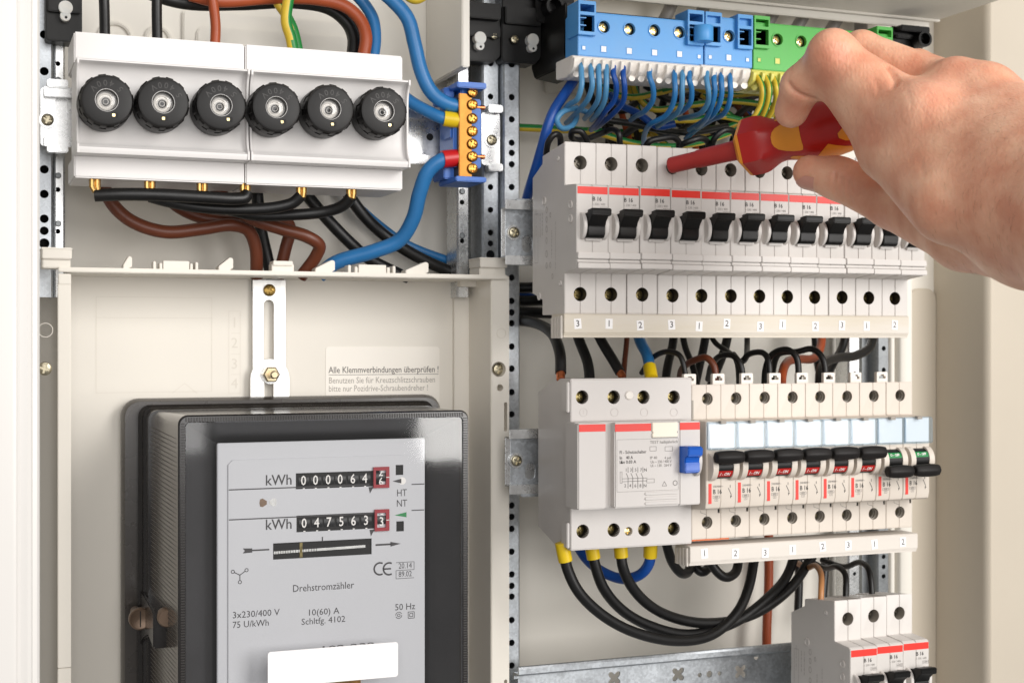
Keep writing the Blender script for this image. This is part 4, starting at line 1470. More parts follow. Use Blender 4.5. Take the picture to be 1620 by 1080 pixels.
def side_marks(root):
    """faint approval marks on the flank of the first device of a row"""
    m = MB()
    x = 0.04

    def ql(y0, z0, y1, z1, w):
        d = Vector((y1 - y0, z1 - z0))
        n = Vector((-d.y, d.x)).normalized() * w / 2
        m.add([(x, y0 + n.x, z0 + n.y), (x, y1 + n.x, z1 + n.y), (x, y1 - n.x, z1 - n.y), (x, y0 - n.x, z0 - n.y)], [(0, 1, 2, 3)])
    for (yc, za, zb, w) in ((30, -34, -46, 0.5), (33, -34, -46, 0.5), (38.5, -32, -46, 0.35), (17, -44, -58, 0.5), (12, -40, -64, 0.35)):
        z = za
        while z > zb:
            l = random.uniform(0.6, 2.0)
            ql(yc, z, yc, z - l, w)
            z -= l + random.uniform(0.3, 0.8)
    for (yc, zc, r) in ((24, -33, 1.6), (24, -38, 1.5), (24, -43, 1.7), (24, -49, 1.5), (19, -36, 1.2), (24, -56, 1.7), (19, -62, 1.4), (24, -62, 1.5), (16, -68, 1.3)):
        for k in range(10):
            a0, a1 = 2 * math.pi * k / 10, 2 * math.pi * (k + 1) / 10
            ql(yc + r * 0.7 * math.cos(a0), zc + r * math.sin(a0), yc + r * 0.7 * math.cos(a1), zc + r * math.sin(a1), 0.35)
    ql(36, -34, 36, -60, 0.25)
    ql(40.5, -34, 40.5, -60, 0.25)
    ql(36, -34, 40.5, -34, 0.25)
    ql(36, -60, 40.5, -60, 0.25)
    o = m.build('side_print', 'side_ink', root, (0, 0, 0))
    o['kind'] = 'stuff'
    m2 = MB()
    for (yc, zc, r) in ((8, -8, 1.2), (27, -28, 2.4), (34, -78, 2.0), (5, -72, 1.4), (-8, -33, 2.2), (-8, -40, 2.2)):
        m2.lathe([(r, 0), (r, -0.5), (r * 0.75, -0.7), (r * 0.6, -0.3), (0.05, -0.3)], (w0_side, yc, zc), 'x', 18)
    m2.build('side_rivet', 'breaker', root, (0, 0, 0), ang=40)['kind'] = 'stuff'


w0_side = 0.12
ba = make_breaker_a()
x_r1, z_r1 = XZ(893, 223.5, YT)
ordn = ['first', 'second', 'third', 'fourth', 'fifth', 'sixth', 'seventh', 'eighth', 'ninth', 'tenth', 'eleventh', 'twelfth']
NUM1 = '312312312312'
GAPS = {0: 0, 1: 0.0, 2: 0.25, 3: 0.55}
row1 = []
for i in range(12):
    o = ba if i == 0 else copy_tree(ba)
    dx = 0.0
    for k in (2, 3, 6, 9):
        if i >= k:
            dx += 0.22
    o.location = Vector((x_r1 + i * (W - 0.06) + dx, YT + random.uniform(-0.2, 0.2), z_r1 + random.uniform(-0.15, 0.15))) * MM
    o['label'] = ('%s grey breaker from the left in the upper row, above the tag numbered %s' % (ordn[i], NUM1[i])) if i not in (3,) else \
        'fourth grey breaker from the left in the upper row, touched by the screwdriver tip'
    o.rotation_euler = (random.uniform(-0.004, 0.004), 0, random.uniform(-0.004, 0.004))
    row1.append(o)
xb3, zb3 = XZ(1320, 950, YT)
low = []
for i in range(3):
    o = copy_tree(ba)
    o.location = Vector((xb3 + i * (W + 0.3), YT + (0, 1.2, 2.0)[i], zb3 + (0, 0.2, 0.4)[i])) * MM
    o['label'] = ['left breaker of the three at the bottom right corner', 'middle breaker of the three at the bottom right corner',
                  'right breaker of the three at the bottom right corner'][i]
    low.append(o)
side_marks(row1[0])
side_marks(low[0])

# thin dark joints: a black membrane deep between the devices keeps the gaps dark
# ================================================================ NUMBER STRIPS


def number_strip(label, x0, x1, z0, z1, Y, nums, seed, slope=0.0, wear=False):
    t = thing('number_strip', label, 'label strip', (x0, Y, z0), 'number strips below the breaker rows')
    h = z1 - z0
    prof = [(Y, z1), (Y - 0.6, z1 - 0.5), (Y - 0.6, z0 + h * 0.2), (Y, z0 + h * 0.18), (Y, z0 + h * 0.12), (Y + 0.6, z0 + h * 0.1), (Y + 0.6, z0), (Y + 16, z0), (Y + 16, z1)]
    MB().prism(prof, 'x', x0, x1).build('strip', 'strip_worn' if wear else 'strip', t, bevel=0.2)
    # ribbed end cap on the left
    for k in range(4):
        MB().box(x0 - 1.2, x0 - 0.05, Y + 1 + k * 3.6, Y + 3.6 + k * 3.6, z0 - 0.4, z1 - 1 - k * 0.3).build('end_fin', 'strip', t, bevel=0.25)
    for (px, py, ch) in nums:
        p = P(px, py, Y - 0.7)
        a = random.uniform(-0.1, 0.1)
        q = MB()
        hw, hh = 2.0, 2.6
        ca, sa = math.cos(a), math.sin(a)
        q.prism([(p.x + u * ca - v * sa, p.z + u * sa + v * ca) for u, v in ((-hw, -hh), (hw, -hh), (hw, hh), (-hw, hh))], 'y', Y - 0.78, Y - 0.61)
        g = q.build('number_tag', 'white', t)
        s = MB()
        put_text(s, ch, p.x, Y - 0.8, p.z, 4.6, 0.03, rot=a)
        s.build('digit', 'ink', g)
    return t


M['strip_worn'] = material('worn_strip_plastic', (212, 205, 195), 0.45, var=0.03, scale=30, stretch=(0.25, 1, 2.2), col2=(205, 194, 172))
YSt = 662.0
sx0, sx1 = XZ(892, 505, YSt)[0], XZ(1437, 505, YSt)[0]
sz1, sz0 = XZ(1160, 498, YSt)[1], XZ(1160, 534, YSt)[1]
number_strip('worn grey number strip under the upper breaker row', sx0, sx1, sz0, sz1, YSt,
             [(x, y, c_) for x, y, c_ in zip((914, 963.5, 1013, 1062.5, 1106, 1150, 1203, 1238, 1290, 1332, 1371, 1415.5),
                                              (512, 512, 514.5, 513.5, 516, 512, 516.5, 513.5, 516, 514.5, 515.5, 514), NUM1)], 1, wear=True)
sx0, sx1 = XZ(1091, 880, YSt)[0], XZ(1451, 870, YSt)[0]
sz1, sz0 = XZ(1270, 853.5, YSt)[1], XZ(1270, 883.5, YSt)[1]
number_strip('clean cream number strip under the lower breaker row', sx0, sx1, sz0, sz1, YSt,
             [(1114.5, 875, '1'), (1163.5, 875, '2'), (1210.5, 874, '3'), (1254, 869, '1'), (1301.5, 864, '2'), (1342, 862, '3'), (1383.5, 860.5, '1'), (1428.5, 857, '2')], 2)


# ================================================================ BREAKERS, TYPE B (lower row)
def make_breaker_b(down):
    t = thing('circuit_breaker', 'x', 'circuit breaker', (0, 0, 0), 'cream circuit breakers with barrel toggles')
    w0, w1 = 0.1, W - 0.1
    prof = [(44, -8), (30, -4), (2, -0.4), (0.3, 0), (0, -0.6), (0, -18.3), (-3, -18.6), (-15, -18.8), (-15.4, -19.4), (-15.4, -60), (-14.6, -63.5), (-13, -64.4), (-2, -65.2),
            (0, -65.8), (0, -81.4), (0.4, -81.8), (30, -81.8), (44, -76)]
    c = MB()
    for z, dx in ((-7.6, 0.7), (-73.0, 0.5)):
        c.cyl((W / 2 + dx, 0, z), 'y', 3.25, -3, 9, 28)
    c.box(W - 1.9, W - 0.6, -1.2, 3, -68.2, -65.9)
    half_prisms(prof, w0, w1, 0.08).build('housing', 'breaker_b', t, bevel=0.25, cut=c, ang=30)
    for z, dx in ((-7.6, 0.7), (-73.0, 0.5)):
        x = W / 2 + dx
        m = MB()
        m.lathe([(3.25, 0.3), (3.2, 2.0), (2.75, 2.05), (2.75, 2.9), (3.0, 3.0), (3.0, 3.9), (2.6, 4.0), (2.6, 7.4), (0.05, 7.4)], (x, 0, z), 'y', 24, cap0=False, cap1=False)
        m.build('terminal_hole', 'hole_grey', t, ang=30)
        screw(t, x - 0.3, 6.8, z, 2.4, 'screw', 'cross', name='terminal_screw', rot=random.uniform(-0.8, 0.8))
    # stepped seam of the lower terminal and its dark notch
    m = MB()
    line(m, 5.2, -66.4, 5.4, -67.7, -0.06, 0.2)
    line(m, 5.4, -67.7, 8.6, -68.6, -0.06, 0.2)
    line(m, 8.6, -68.6, 8.7, -69.8, -0.06, 0.2)
    m.build('seam', 'ink_soft', t)
    MB().box(W - 1.7, W - 0.7, 0.6, 1.4, -68.0, -66.0).build('notch_insert', 'hole', t)  # black sheet standing for the shade in the notch
    # blank label behind its clear cover
    MB().box(0.9, W - 1.1, -16.2, -15.45, -32.4, -19.4).build('blank_label', 'white', t, bevel=0.1)
    m = MB()
    m.prism([(-15.42, -18.7), (-17.6, -18.7), (-18.6, -19.6), (-18.9, -32.4), (-18.2, -33.2), (-15.42, -33.2)], 'x', 0.25, W - 0.25)
    m.build('label_cover', 'label_clear', t, bevel=0.3)
    MB().box(7.0, 10.2, -18.9, -16, -19.9, -18.35).build('cover_catch', 'hole_grey', t, bevel=0.1)
    # toggle drum between cheeks
    zc = -42.2
    for a, b in ((1.2, 4.4), (13.2, 16.6)):
        pr = [(-15.0, zc + 7.4)]
        for k in range(13):
            u = math.radians(90 + 180 * k / 12)
            pr.append((-15.0 + 6.4 * math.cos(u), zc + 7.2 * math.sin(u)))
        pr.append((-15.0, zc - 7.4))
        MB().prism(pr, 'x', a, b).build('cheek', 'breaker_b', t, bevel=0.35, ang=40)
    MB().cyl((W - 1.7, -19.3, zc - 0.5), 'x', 0.5, 0.1, 1.9, 10).build('cheek_hole', 'hole', t)
    MB().lathe([(6.2, 0), (6.2, 8.8)], (4.4, -14.6, zc), 'x', 40).build('drum', 'black', t)
    # coloured window of the drum with its lettering
    n = 8
    a0, a1 = ((196, 232) if not down else (134, 164))
    vs, fs = [], []
    for k in range(n + 1):
        u = math.radians(a0 + (a1 - a0) * k / n)
        for x in (4.45, 13.15):
            vs.append((x, -14.6 + 6.28 * math.cos(u), zc + 6.28 * math.sin(u)))
    for k in range(n):
        fs.append((2 * k, 2 * k + 1, 2 * k + 3, 2 * k + 2))
    dw = MB().add(vs, fs).build('status_window', 'red_toggle' if not down else 'green_toggle', t)
    m = MB()
    tv, tf = text_verts('I - ON' if not down else 'O - OFF', 2.6 if not down else 2.1, 0.06)
    uc = math.radians((a0 + a1) / 2)
    out = []
    for (u, v, _) in tv:
        aa = uc - v / 6.32
        out.append((8.8 + u * 0.82 + v * 0.18, -14.6 + 6.36 * math.cos(aa), zc + 6.36 * math.sin(aa)))
    m.add(out, tf)
    m.build('lettering', 'white_print', dw)
    # barrel handle
    hz, hy = (zc + 5.6, -24.4) if not down else (zc - 5.2, -24.4)
    MB().prism([(-19.4, hz + 1.2), (hy, hz + 1.6), (hy, hz - 1.6), (-19.4, hz - 2.2)], 'x', 5.2, 12.4).build('handle_neck', 'black', t, bevel=0.3)
    loops = []
    for (x, r) in ((0.6, 1.9), (0.8, 2.6), (1.4, 3.0), (4.0, 3.45), (8.6, 3.65), (13.2, 3.45), (15.9, 3.0), (16.5, 2.6), (16.7, 1.9)):
        l = []
        for k in range(24):
            u = 2 * math.pi * k / 24
            rr = r * (1.0 + 0.05 * math.cos(6 * u))
            l.append((x, hy + 1.0 * rr * math.cos(u), hz + rr * math.sin(u)))
        loops.append(l)
    MB().loft(loops).build('handle', 'black_soft', t, ang=50)
    # printing below
    MB().box(1.5, 3.3, -15.52, -15.35, -61.2, -50.8).build('stripe', 'red', t)
    m = MB()
    put_text(m, 'B 16', 4.1, -15.48, -55.2, 3.3, 0.05, 'LEFT', sx=0.86)
    for (a, b, c_, d) in ((13.2, -53.4, 15.0, -57.0),):
        line(m, a, b, c_, d, -15.48, 0.32)
    put_text(m, 'P', 14.8, -15.48, -58.0, 1.9, 0.06)
    put_text(m, '1', 14.3, -15.48, -52.6, 1.9, 0.06)
    m.build('lettering', 'ink', t)
    m = MB()
    put_text(m, '230/400V~', 4.1, -15.48, -52.4, 1.5, 0.02, 'LEFT', sx=0.9)
    outline(m, 4.2, 8.0, -58.4, -57.2, -15.48, 0.18)
    put_text(m, '6000', 6.1, -15.48, -57.8, 1.1, 0.02)
    outline(m, 5.2, 7.0, -59.9, -58.8, -15.48, 0.15)
    put_text(m, '3', 6.1, -15.48, -59.35, 0.95, 0.02)
    m.build('lettering', 'ink_soft', t)
    # loop clip on top
    c = MB().prism([(1.7, 1.7), (6.2, 1.7), (6.2, 3.1), (5.2, 3.1), (5.2, 4.1), (2.7, 4.1), (2.7, 3.1), (1.7, 3.1)], 'y', 3, 20)
    MB().prism(rrect(0.3, 7.6, -1.5, 5.4, 0.5, 2), 'y', 9, 11.5).build('loop_clip', 'comb_white', t, bevel=0.15, cut=c)
    return t


bu, bd = make_breaker_b(False), make_breaker_b(True)
x_r2, z_r2 = XZ(1094, 608, YT)
uu = dd = 0
for i in range(8):
    if i < 6:
        o = bu if i == 0 else copy_tree(bu)
    else:
        o = bd if i == 6 else copy_tree(bd)
    o.location = Vector((x_r2 + i * W, YT + random.uniform(-0.15, 0.15), z_r2 + random.uniform(-0.1, 0.1))) * MM
    o['label'] = ['%s cream breaker from the left in the lower row, toggle up with red window' % ordn[i],
                  'cream breaker of the lower row with toggle down, %s of the two' % ('left' if i == 6 else 'right')][i >= 6]

# copper busbar showing under the lower row
X0, X1, Z0, Z1 = rect(1091, 851, 1440, 856, 668)
zz = z_r2 - 82.4
o = MB().box(x_r2 - 1.0, x_r2 + 1.5 * W, 671.5, 676, zz - 1.2, zz + 0.2).build('busbar', 'copper_flat', None, (x_r2, 668, zz))
o.location = Vector((x_r2, 668, zz)) * MM
tag(o, 'copper busbar edge between the lower breakers and their number strip', 'busbar')

# ================================================================ RESIDUAL CURRENT DEVICE
xq, zq = XZ(903, 599, YT)
rc = thing('residual_current_device', 'wide grey residual current device with a blue toggle', 'current device', (xq, YT, zq - 88))
RW = 4 * W - 0.4


def rz(py, Y=YT, px=990):
    return XZ(px, py, Y)[1]


t1, t2 = zq, rz(664.5)
b1, b2 = rz(804), rz(866)
c = MB()
UP = [(921, 628), (971, 628), (1018, 628), (1066, 628)]
DN = [(922, 840), (971, 838), (1019, 837), (1066, 836)]
for q in UP + DN:
    p = P(q[0], q[1], YT)
    c.cyl((p.x, YT, p.z), 'y', 3.55, -3, 9, 28)
p1 = P(994.5, 840, YT)
c.cyl((p1.x, YT, p1.z), 'y', 2.3, -3, 6, 20)
m = MB()
m.prism([(YT + 44, t1 - 8), (YT + 20, t1 - 0.2), (YT + 0.5, t1), (YT, t1 - 0.5), (YT, b2 + 0.5), (YT + 0.5, b2), (YT + 20, b2), (YT + 44, b2 + 7)], 'x', xq, xq + RW)
m.build('housing', 'rcd', rc, bevel=0.5, cut=c, ang=30)
M['copper_flat'] = material('copper_flat', (186, 104, 70), 0.4, 0.9, var=0.2, scale=200)
for k, q in enumerate(UP + DN):
    p = P(q[0], q[1], YT)
    MB().lathe([(3.57, 0.4), (3.5, 7.5), (0.05, 7.5)], p, 'y', 24, cap0=False, cap1=False).build('terminal_hole', 'hole_dark', rc, ang=40)
    screw(rc, p.x - 0.2, YT + 6.4, p.z, 3.2, 'screw_dark', 'cross', name='terminal_screw', rot=random.uniform(-0.7, 0.7))
screw(rc, p1.x, YT + 3.0, p1.z, 2.0, 'screw_gold', 'cross', name='terminal_screw')
p = P(995, 625, YT)
MB().lathe([(2.3, 0.1), (2.3, -0.5), (1.9, -0.9), (0.05, -0.9)], p, 'y', 20).build('plug', 'comb_white', rc)
# raised front panels
YFr = 649.5
fz1, fz0 = rz(668.5, YFr), rz(803, YFr)
xl0, xl1 = XZ(915, 735, YFr)[0], XZ(958.5, 735, YFr)[0]
xm0, xm1 = XZ(972.5, 735, YFr)[0], XZ(1075.5, 735, YFr)[0]
xn1 = XZ(1109, 735, YFr)[0]
MB().box(xl0, xn1 - 3, YFr + 5, YT + 1, fz0 - 0.3, fz1 + 0.3).build('front_base', 'rcd', rc, bevel=0.5)
MB().box(xl0 - 0.2, xl1, YFr, YFr + 6, fz0, fz1).build('front_panel', 'rcd', rc, bevel=0.6)
MB().box(xm0, xm1, YFr, YFr + 6, fz0, fz1).build('front_panel', 'rcd', rc, bevel=0.6)
nc0, nc1 = rz(750, YFr), rz(705, YFr)
MB().box(xm1 + 0.15, xn1, YFr + 0.6, YFr + 6, fz0, fz1).build('front_panel', 'rcd', rc, bevel=0.5)
X0, X1, Z0, Z1 = rect(1020, 775, 1073, 799, YFr)
for k in range(3):
    MB().prism(rrect(X0, X1, Z1 - 2.2 - k * 2.5, Z1 - 0.6 - k * 2.5, 0.7, 3), 'y', YFr - 0.6, YFr + 0.2).build('grip_ridge', 'rcd', rc, bevel=0.2, seg=1)
for a, b, y0, y1, dy in ((916, 958, 671, 682.5, 0), (973, 1030, 670, 682, 0), (1076.5, 1108, 668, 679.5, 0.6)):
    X0, X1, Z0, Z1 = rect(a, y0, b, y1, YFr)
    MB().box(X0, X1, YFr - 0.08 + dy, YFr + 0.1 + dy, Z0, Z1).build('stripe', 'red', rc)
X0, X1, Z0, Z1 = rect(1031, 668, 1071, 691, YFr)
c = MB().box(X0 - 1, X0 + 0.5, YFr - 3, YFr + 3, Z0 + 2.0, Z0 + 2.9).box(X1 - 0.5, X1 + 1, YFr - 3, YFr + 3, Z0 + 2.0, Z0 + 2.9)
MB().box(X0, X1, YFr - 1.0, YFr + 0.2, Z0, Z1).build('test_button', 'cream', rc, bevel=0.25, cut=c)
m = MB()
line(m, X0 - 0.2, Z0 - 0.15, X1 + 0.2, Z0 - 0.15, YFr - 0.1, 0.35)
line(m, X1 + 0.15, Z0 - 0.15, X1 + 0.15, Z1, YFr - 0.1, 0.3)
m.build('button_joint', 'ink_soft', rc)
# blue toggle
X0, X1, Z0, Z1 = rect(1078, 706, 1109, 748, YFr - 4)
h = Z1 - Z0
MB().prism([(YFr + 2, Z1), (YFr - 8, Z1 + 0.3), (YFr - 9.5, Z1 - 0.8), (YFr - 9, Z1 - h * 0.32), (YFr - 6, Z1 - h * 0.42), (YFr - 5.4, Z1 - h * 0.56), (YFr - 6, Z1 - h * 0.62),
            (YFr - 6.2, Z0 + 1), (YFr - 5, Z0), (YFr + 2, Z0)], 'x', X0 + 1.2, X1 - 1.6).build('toggle', 'blue_toggle', rc, bevel=0.45)
pr = [(YFr + 2, Z1 - 1)]
for k in range(13):
    u = math.radians(90 + 180 * k / 12)
    pr.append((YFr + 1 + 5.4 * math.cos(u), (Z0 + Z1) / 2 - 1 + (h / 2 + 1.2) * math.sin(u)))
MB().prism(pr, 'x', X1 - 1.5, X1 + 0.8).build('toggle_guard', 'rcd', rc, bevel=0.3, ang=40)
# side flap on the left flank
for (ya, yb) in ((604, 652), (826, 866)):
    X0, X1, Z0, Z1 = rect(885, ya, 899, yb, YT + 4)
    MB().box(xq - 1.6, xq + 0.2, YT + 1, YT + 9, Z0, Z1).build('side_flap', 'rcd', rc, bevel=0.4)
MB().box(xq + RW, xq + RW + 0.9, YT - 0.2, YT + 12, t2, t1 - 12).build('joint', 'hole_grey', rc)
# printing
m = MB()


def TR(s, xl, xr2, py, size, bold=0.0, mb=None, Y=YFr):
    x, z = XZ(xl, py, Y)
    fit_text(mb if mb is not None else m, s, x, XZ(xr2, py, Y)[0], Y - 0.12, z, size, bold)


TR('FI - Schutzschalter', 980, 1022, 715.5, 2.3, 0.02)
TR('In    40 A', 980, 1001, 724, 2.2, 0.04)
TR('IΔn 0.03 A', 980, 1006, 731, 2.2, 0.04)
for s, x, y in (('1', 990.5, 743), ('3', 998, 743), ('5', 1005.5, 743), ('7', 1014, 743), ('N', 1021, 743), ('2', 989, 768), ('4', 997, 768), ('6', 1005, 768), ('8', 1013, 768), ('N', 1020.5, 768)):
    a, b = XZ(x, y, YFr)
    put_text(m, s, a, YFr - 0.12, b, 2.3, 0.0)
for x in (993.5, 1001, 1009, 1017):
    a, b = XZ(x, 738.5, YFr)
    b2_ = XZ(x, 747, YFr)[1]
    line(m, a, b, a, b2_, YFr - 0.12, 0.22)
    c0, d0 = XZ(x - 3, 748, YFr), XZ(x, 755, YFr)
    line(m, c0[0], c0[1], d0[0], d0[1], YFr - 0.12, 0.22)
    e0 = XZ(x, 772, YFr)
    line(m, d0[0], d0[1], d0[0], e0[1], YFr - 0.12, 0.26)
for y in (757, 761.5):
    a, b = XZ(984, y, YFr), XZ(1024, y, YFr)
    line(m, a[0], a[1], b[0], a[1], YFr - 0.12, 0.2)
m.build('printing', 'ink_print', rc)
m = MB()
TR('TEST halbjährlich', 1028, 1072, 699.5, 2.1, 0.0)
TR('IP 40', 1028, 1039, 724, 2.0)
TR('4 pol', 1051, 1061, 724, 2.0)
TR('Un ~ 230 / 400 V', 1029, 1062, 730.5, 2.0)
TR('Ui ~ 130 . 264 V', 1029, 1062, 736.5, 2.0)
X0, X1, Z0, Z1 = rect(1028, 706, 1038, 713, YFr)
outline(m, X0, X1, Z0, Z1, YFr - 0.12, 0.18)
X0, X1, Z0, Z1 = rect(1052, 706, 1064, 713, YFr)
outline(m, X0, X1, Z0, Z1, YFr - 0.12, 0.18)
X0, X1, Z0, Z1 = rect(976, 694, 1073, 776, YFr)
outline(m, X0, X1, Z0, Z1, YFr - 0.11, 0.12)
a, b = XZ(1051, 765, YFr)
for p0, p1_ in (((-1.3, -1), (1.3, -1)), ((-1.3, -1), (0, 1.3)), ((1.3, -1), (0, 1.3))):
    line(m, a + p0[0], b + p0[1], a + p1_[0], b + p1_[1], YFr - 0.12, 0.22)
a, b = XZ(1068, 763.5, YFr)
for k in range(6):
    u0, u1 = 2 * math.pi * k / 6 + 0.5, 2 * math.pi * (k + 1) / 6 + 0.5
    line(m, a + 1.3 * math.cos(u0), b + 1.3 * math.sin(u0), a + 1.3 * math.cos(u1), b + 1.3 * math.sin(u1), YFr - 0.12, 0.35)
X0, X1, Z0, Z1 = rect(1023, 757, 1035, 763, YFr)
outline(m, X0, X1, Z0, Z1, YFr - 0.12, 0.18)
X0, X1, Z0, Z1 = rect(981, 746, 984, 764, YFr)
outline(m, X0, X1, Z0, Z1, YFr - 0.12, 0.16)
m.build('printing', 'ink_soft', rc)
m = MB()
for k, q in enumerate((923, 972, 1019, 1066)):
    p = P(q, 652, YT)
    m.lathe([(2.2, 0.02), (2.2, -0.15), (1.95, -0.15), (1.95, 0.02)], (p.x, YT, p.z), 'y', 24, cap0=False, cap1=False)
    if k == 0:
        put_text(m, '1', p.x, YT - 0.1, p.z, 3.2)
m.build('moulded_number', 'rcd_relief', rc)['kind'] = 'stuff'

# ================================================================ BLUE AND GREEN TERMINAL BLOCKS
YK = 690.0


def terminal_block(label, px0, px1, pyt0, pyb0, towers, screws, marks, mat, comb_mat, mark_mat, comb, xref, nteeth, group):
    """px0..px1: the front face; pyt0/pyb0: its top and bottom, read at xref"""
    X0, X1 = XZ(px0, 60, YK)[0], XZ(px1, 60, YK)[0]
    Z1, Z0 = XZ(xref, pyt0, YK)[1], XZ(xref, pyb0, YK)[1]
    t = thing('terminal_block', label, 'terminal block', ((X0 + X1) / 2, YK + 40, Z0), group)
    c = MB()
    for q in screws:
        p = P(q[0], q[1], YK)
        c.cyl((p.x, YK, p.z), 'y', 3.3, -4, 9, 24)
    for (a, b, y0, y1) in towers:
        A, B, C, D = rect(a, y0, b, y1, YK - 2)
        hh = D - C
        c.box(A + 1.0, B - 1.0, YK - 8, YK + 11, C + hh * 0.1, D - hh * 0.42)
    h = Z1 - Z0
    m = MB().prism([(YK + 17, Z1 - 1), (YK + 12, Z1 + 0.6), (YK + 8, Z1 + 0.3), (YK + 0.4, Z1), (YK, Z1 - 0.5), (YK, Z0 + 0.4), (YK + 1, Z0), (YK + 17, Z0)], 'x', X0 + 0.15, X1 - 0.15)
    m.build('housing', mat, t, bevel=0.3, cut=c, ang=30)
    for q in screws:
        p = P(q[0], q[1], YK)
        MB().lathe([(3.85, 0.1), (3.85, -0.5), (3.3, -0.5), (3.25, 0.3), (3.2, 1.6)], p, 'y', 24, cap0=False, cap1=False).build('screw_well', mat, t, ang=40)
        MB().lathe([(3.2, 1.6), (3.15, 7), (0.05, 7)], p, 'y', 24, cap0=False, cap1=False).build('clamp_cage', 'hole_dark', t, ang=40)  # clamp coloured dark to stand for shade deep in the well
        screw(t, p.x - 0.3, YK + 3.0, p.z, 2.75, 'screw_gold', name='terminal_screw', rot=random.uniform(-0.7, 0.7))
    for q in marks:
        p = P(q[0], q[1], YK)
        w = q[2]
        fr = MB().prism([(p.x - w - 0.35, p.z - w - 0.45), (p.x + w + 0.35, p.z - w - 0.45), (p.x + w + 0.35, p.z + w + 0.45), (p.x - w - 0.35, p.z + w + 0.45)], 'y', YK - 0.3, YK + 0.2)
        cc = MB().box(p.x - w, p.x + w, YK - 2, YK + 2, p.z - w - 0.1, p.z + w + 0.1)
        f = fr.build('marker_frame', mat, t, cut=cc)
        MB().box(p.x - w, p.x + w, YK - 0.12, YK + 0.3, p.z - w, p.z + w).build('marker', mark_mat, f)
    for (a, b, y0, y1) in towers:
        A, B, C, D = rect(a, y0, b, y1, YK - 2)
        hh = D - C
        w = MB()
        cc = MB()
        cc.box(A + 1.0, B - 1.0, YK - 8, YK + 14, D - hh * 0.33, D - hh * 0.11)
        cc.box(A + 1.0, B - 1.0, YK - 8, YK + 14, C + hh * 0.1, D - hh * 0.42)
        w.box(A, B, YK - 3.0, YK + 12, C, D)
        k = w.build('latch_tower', mat, t, bevel=0.2, cut=cc)
        for zz in (0.28, 0.5):
            MB().box(A + 1.0, A + (B - A) * 0.5, YK - 1.5, YK + 5, C + hh * zz, C + hh * zz + 0.5).build('tower_bar', mat, k)
    # wire comb below: sloping teeth
    cx0, cx1, cy0, cy1 = comb
    A, B = XZ(cx0, cy0, YK - 2)[0], XZ(cx1, cy0, YK - 2)[0]
    zt2 = Z0 - 0.1
    zb2 = zt2 - cy1
    n = nteeth
    pw = (B - A) / n
    base = MB().prism([(YK + 20, zt2), (YK - 1.5, zt2), (YK - 3.0, zt2 - 1.2), (YK - 2.0, zt2 - cy1 * 0.45), (YK + 1.5, zb2 + 2), (YK + 6, zb2), (YK + 20, zb2 + 1)], 'x', A, B)
    cb = base.build('wire_comb', comb_mat, t, bevel=0.4)
    for k in range(n):
        xk = A + pw * k
        MB().prism([(YK + 4, zt2 - 1.0), (YK - 4.4, zt2 - 1.6), (YK - 4.8, zt2 - 3.0), (YK - 3.6, zt2 - cy1 * 0.62), (YK + 1, zb2 + 1.2), (YK + 5, zb2 + 0.8)], 'x', xk + 0.1, xk + pw * 0.36).build('comb_tooth', comb_mat, cb, bevel=0.2, seg=1)
        MB().cyl((xk + pw * 0.68, 0, zb2 + 1.5), 'y', pw * 0.36, YK + 1, YK + 10, 12).build('comb_collar', comb_mat, cb)
    return t


TG = 'terminal blocks at the top right'
terminal_block('large blue terminal block with four screws and a white wire comb', 914, 1113, 18.5, 90, [(914, 942, 2, 56), (1087, 1113, 17, 72)],
               [(955.5, 43), (996, 46.5), (1035.5, 48.5), (1075, 51.5)], [(923.5, 76, 0.9), (955, 78, 1.5), (995.5, 81, 1.5), (1035.5, 83.5, 1.5), (1075, 86, 1.5), (1106, 90, 0.9)],
               'blue', 'comb_white', 'white', (905, 1108, 90, 10.6), 930, 14, TG)
terminal_block('small blue terminal block with one screw, beside the green block', 1114.5, 1190.5, 28, 106, [(1115, 1141, 20, 73), (1166, 1190, 24, 78)],
               [(1153.5, 57.5)], [(1123.5, 90.5, 0.9), (1153, 91.5, 1.5), (1182.5, 95, 0.9)], 'blue', 'comb_white', 'white', (1108, 1187, 105, 10.4), 1150, 5, TG)
terminal_block('green earth terminal block with a yellow wire comb, half behind the hand', 1191.5, 1411, 36, 112, [(1192, 1217, 26, 77), (1386, 1411, 43, 92)],
               [(1230, 63), (1267.5, 66), (1304, 68), (1340, 71), (1375, 73)], [(1201, 95, 0.9), (1230, 97, 1.5), (1268, 100, 1.5)], 'green', 'comb_yellow', 'comb_yellow',
               (1188, 1406, 110, 10.6), 1210, 16, TG)
X0, X1 = XZ(914, 60, YK + 19)[0], XZ(1415, 60, YK + 19)[0]
o = MB().box(X0 - 2, X1 + 4, YK + 17.3, YK + 30, XZ(1150, 95, YK)[1], XZ(1150, 25, YK)[1]).build('terminal_carrier', 'black', None, (X0, YK + 20, 130), bevel=0.5)
o.location = Vector((X0, YK + 20, 130)) * MM
tag(o, 'black plastic carrier bar behind the blue and green terminal blocks', 'carrier')
# round blue bridge plug between the two blue blocks
p = P(1113, 54, YK - 6)
o = MB().lathe([(5.0, -4.3), (5.3, -3.9), (5.3, 3.9), (5.0, 4.3)], (p.x, p.y, p.z), 'z', 28).build('bridge_plug', 'blue', None, tuple(p), ang=50)
o.location = p * MM
tag(o, 'round blue plug bridging the two blue terminal blocks', 'plug')

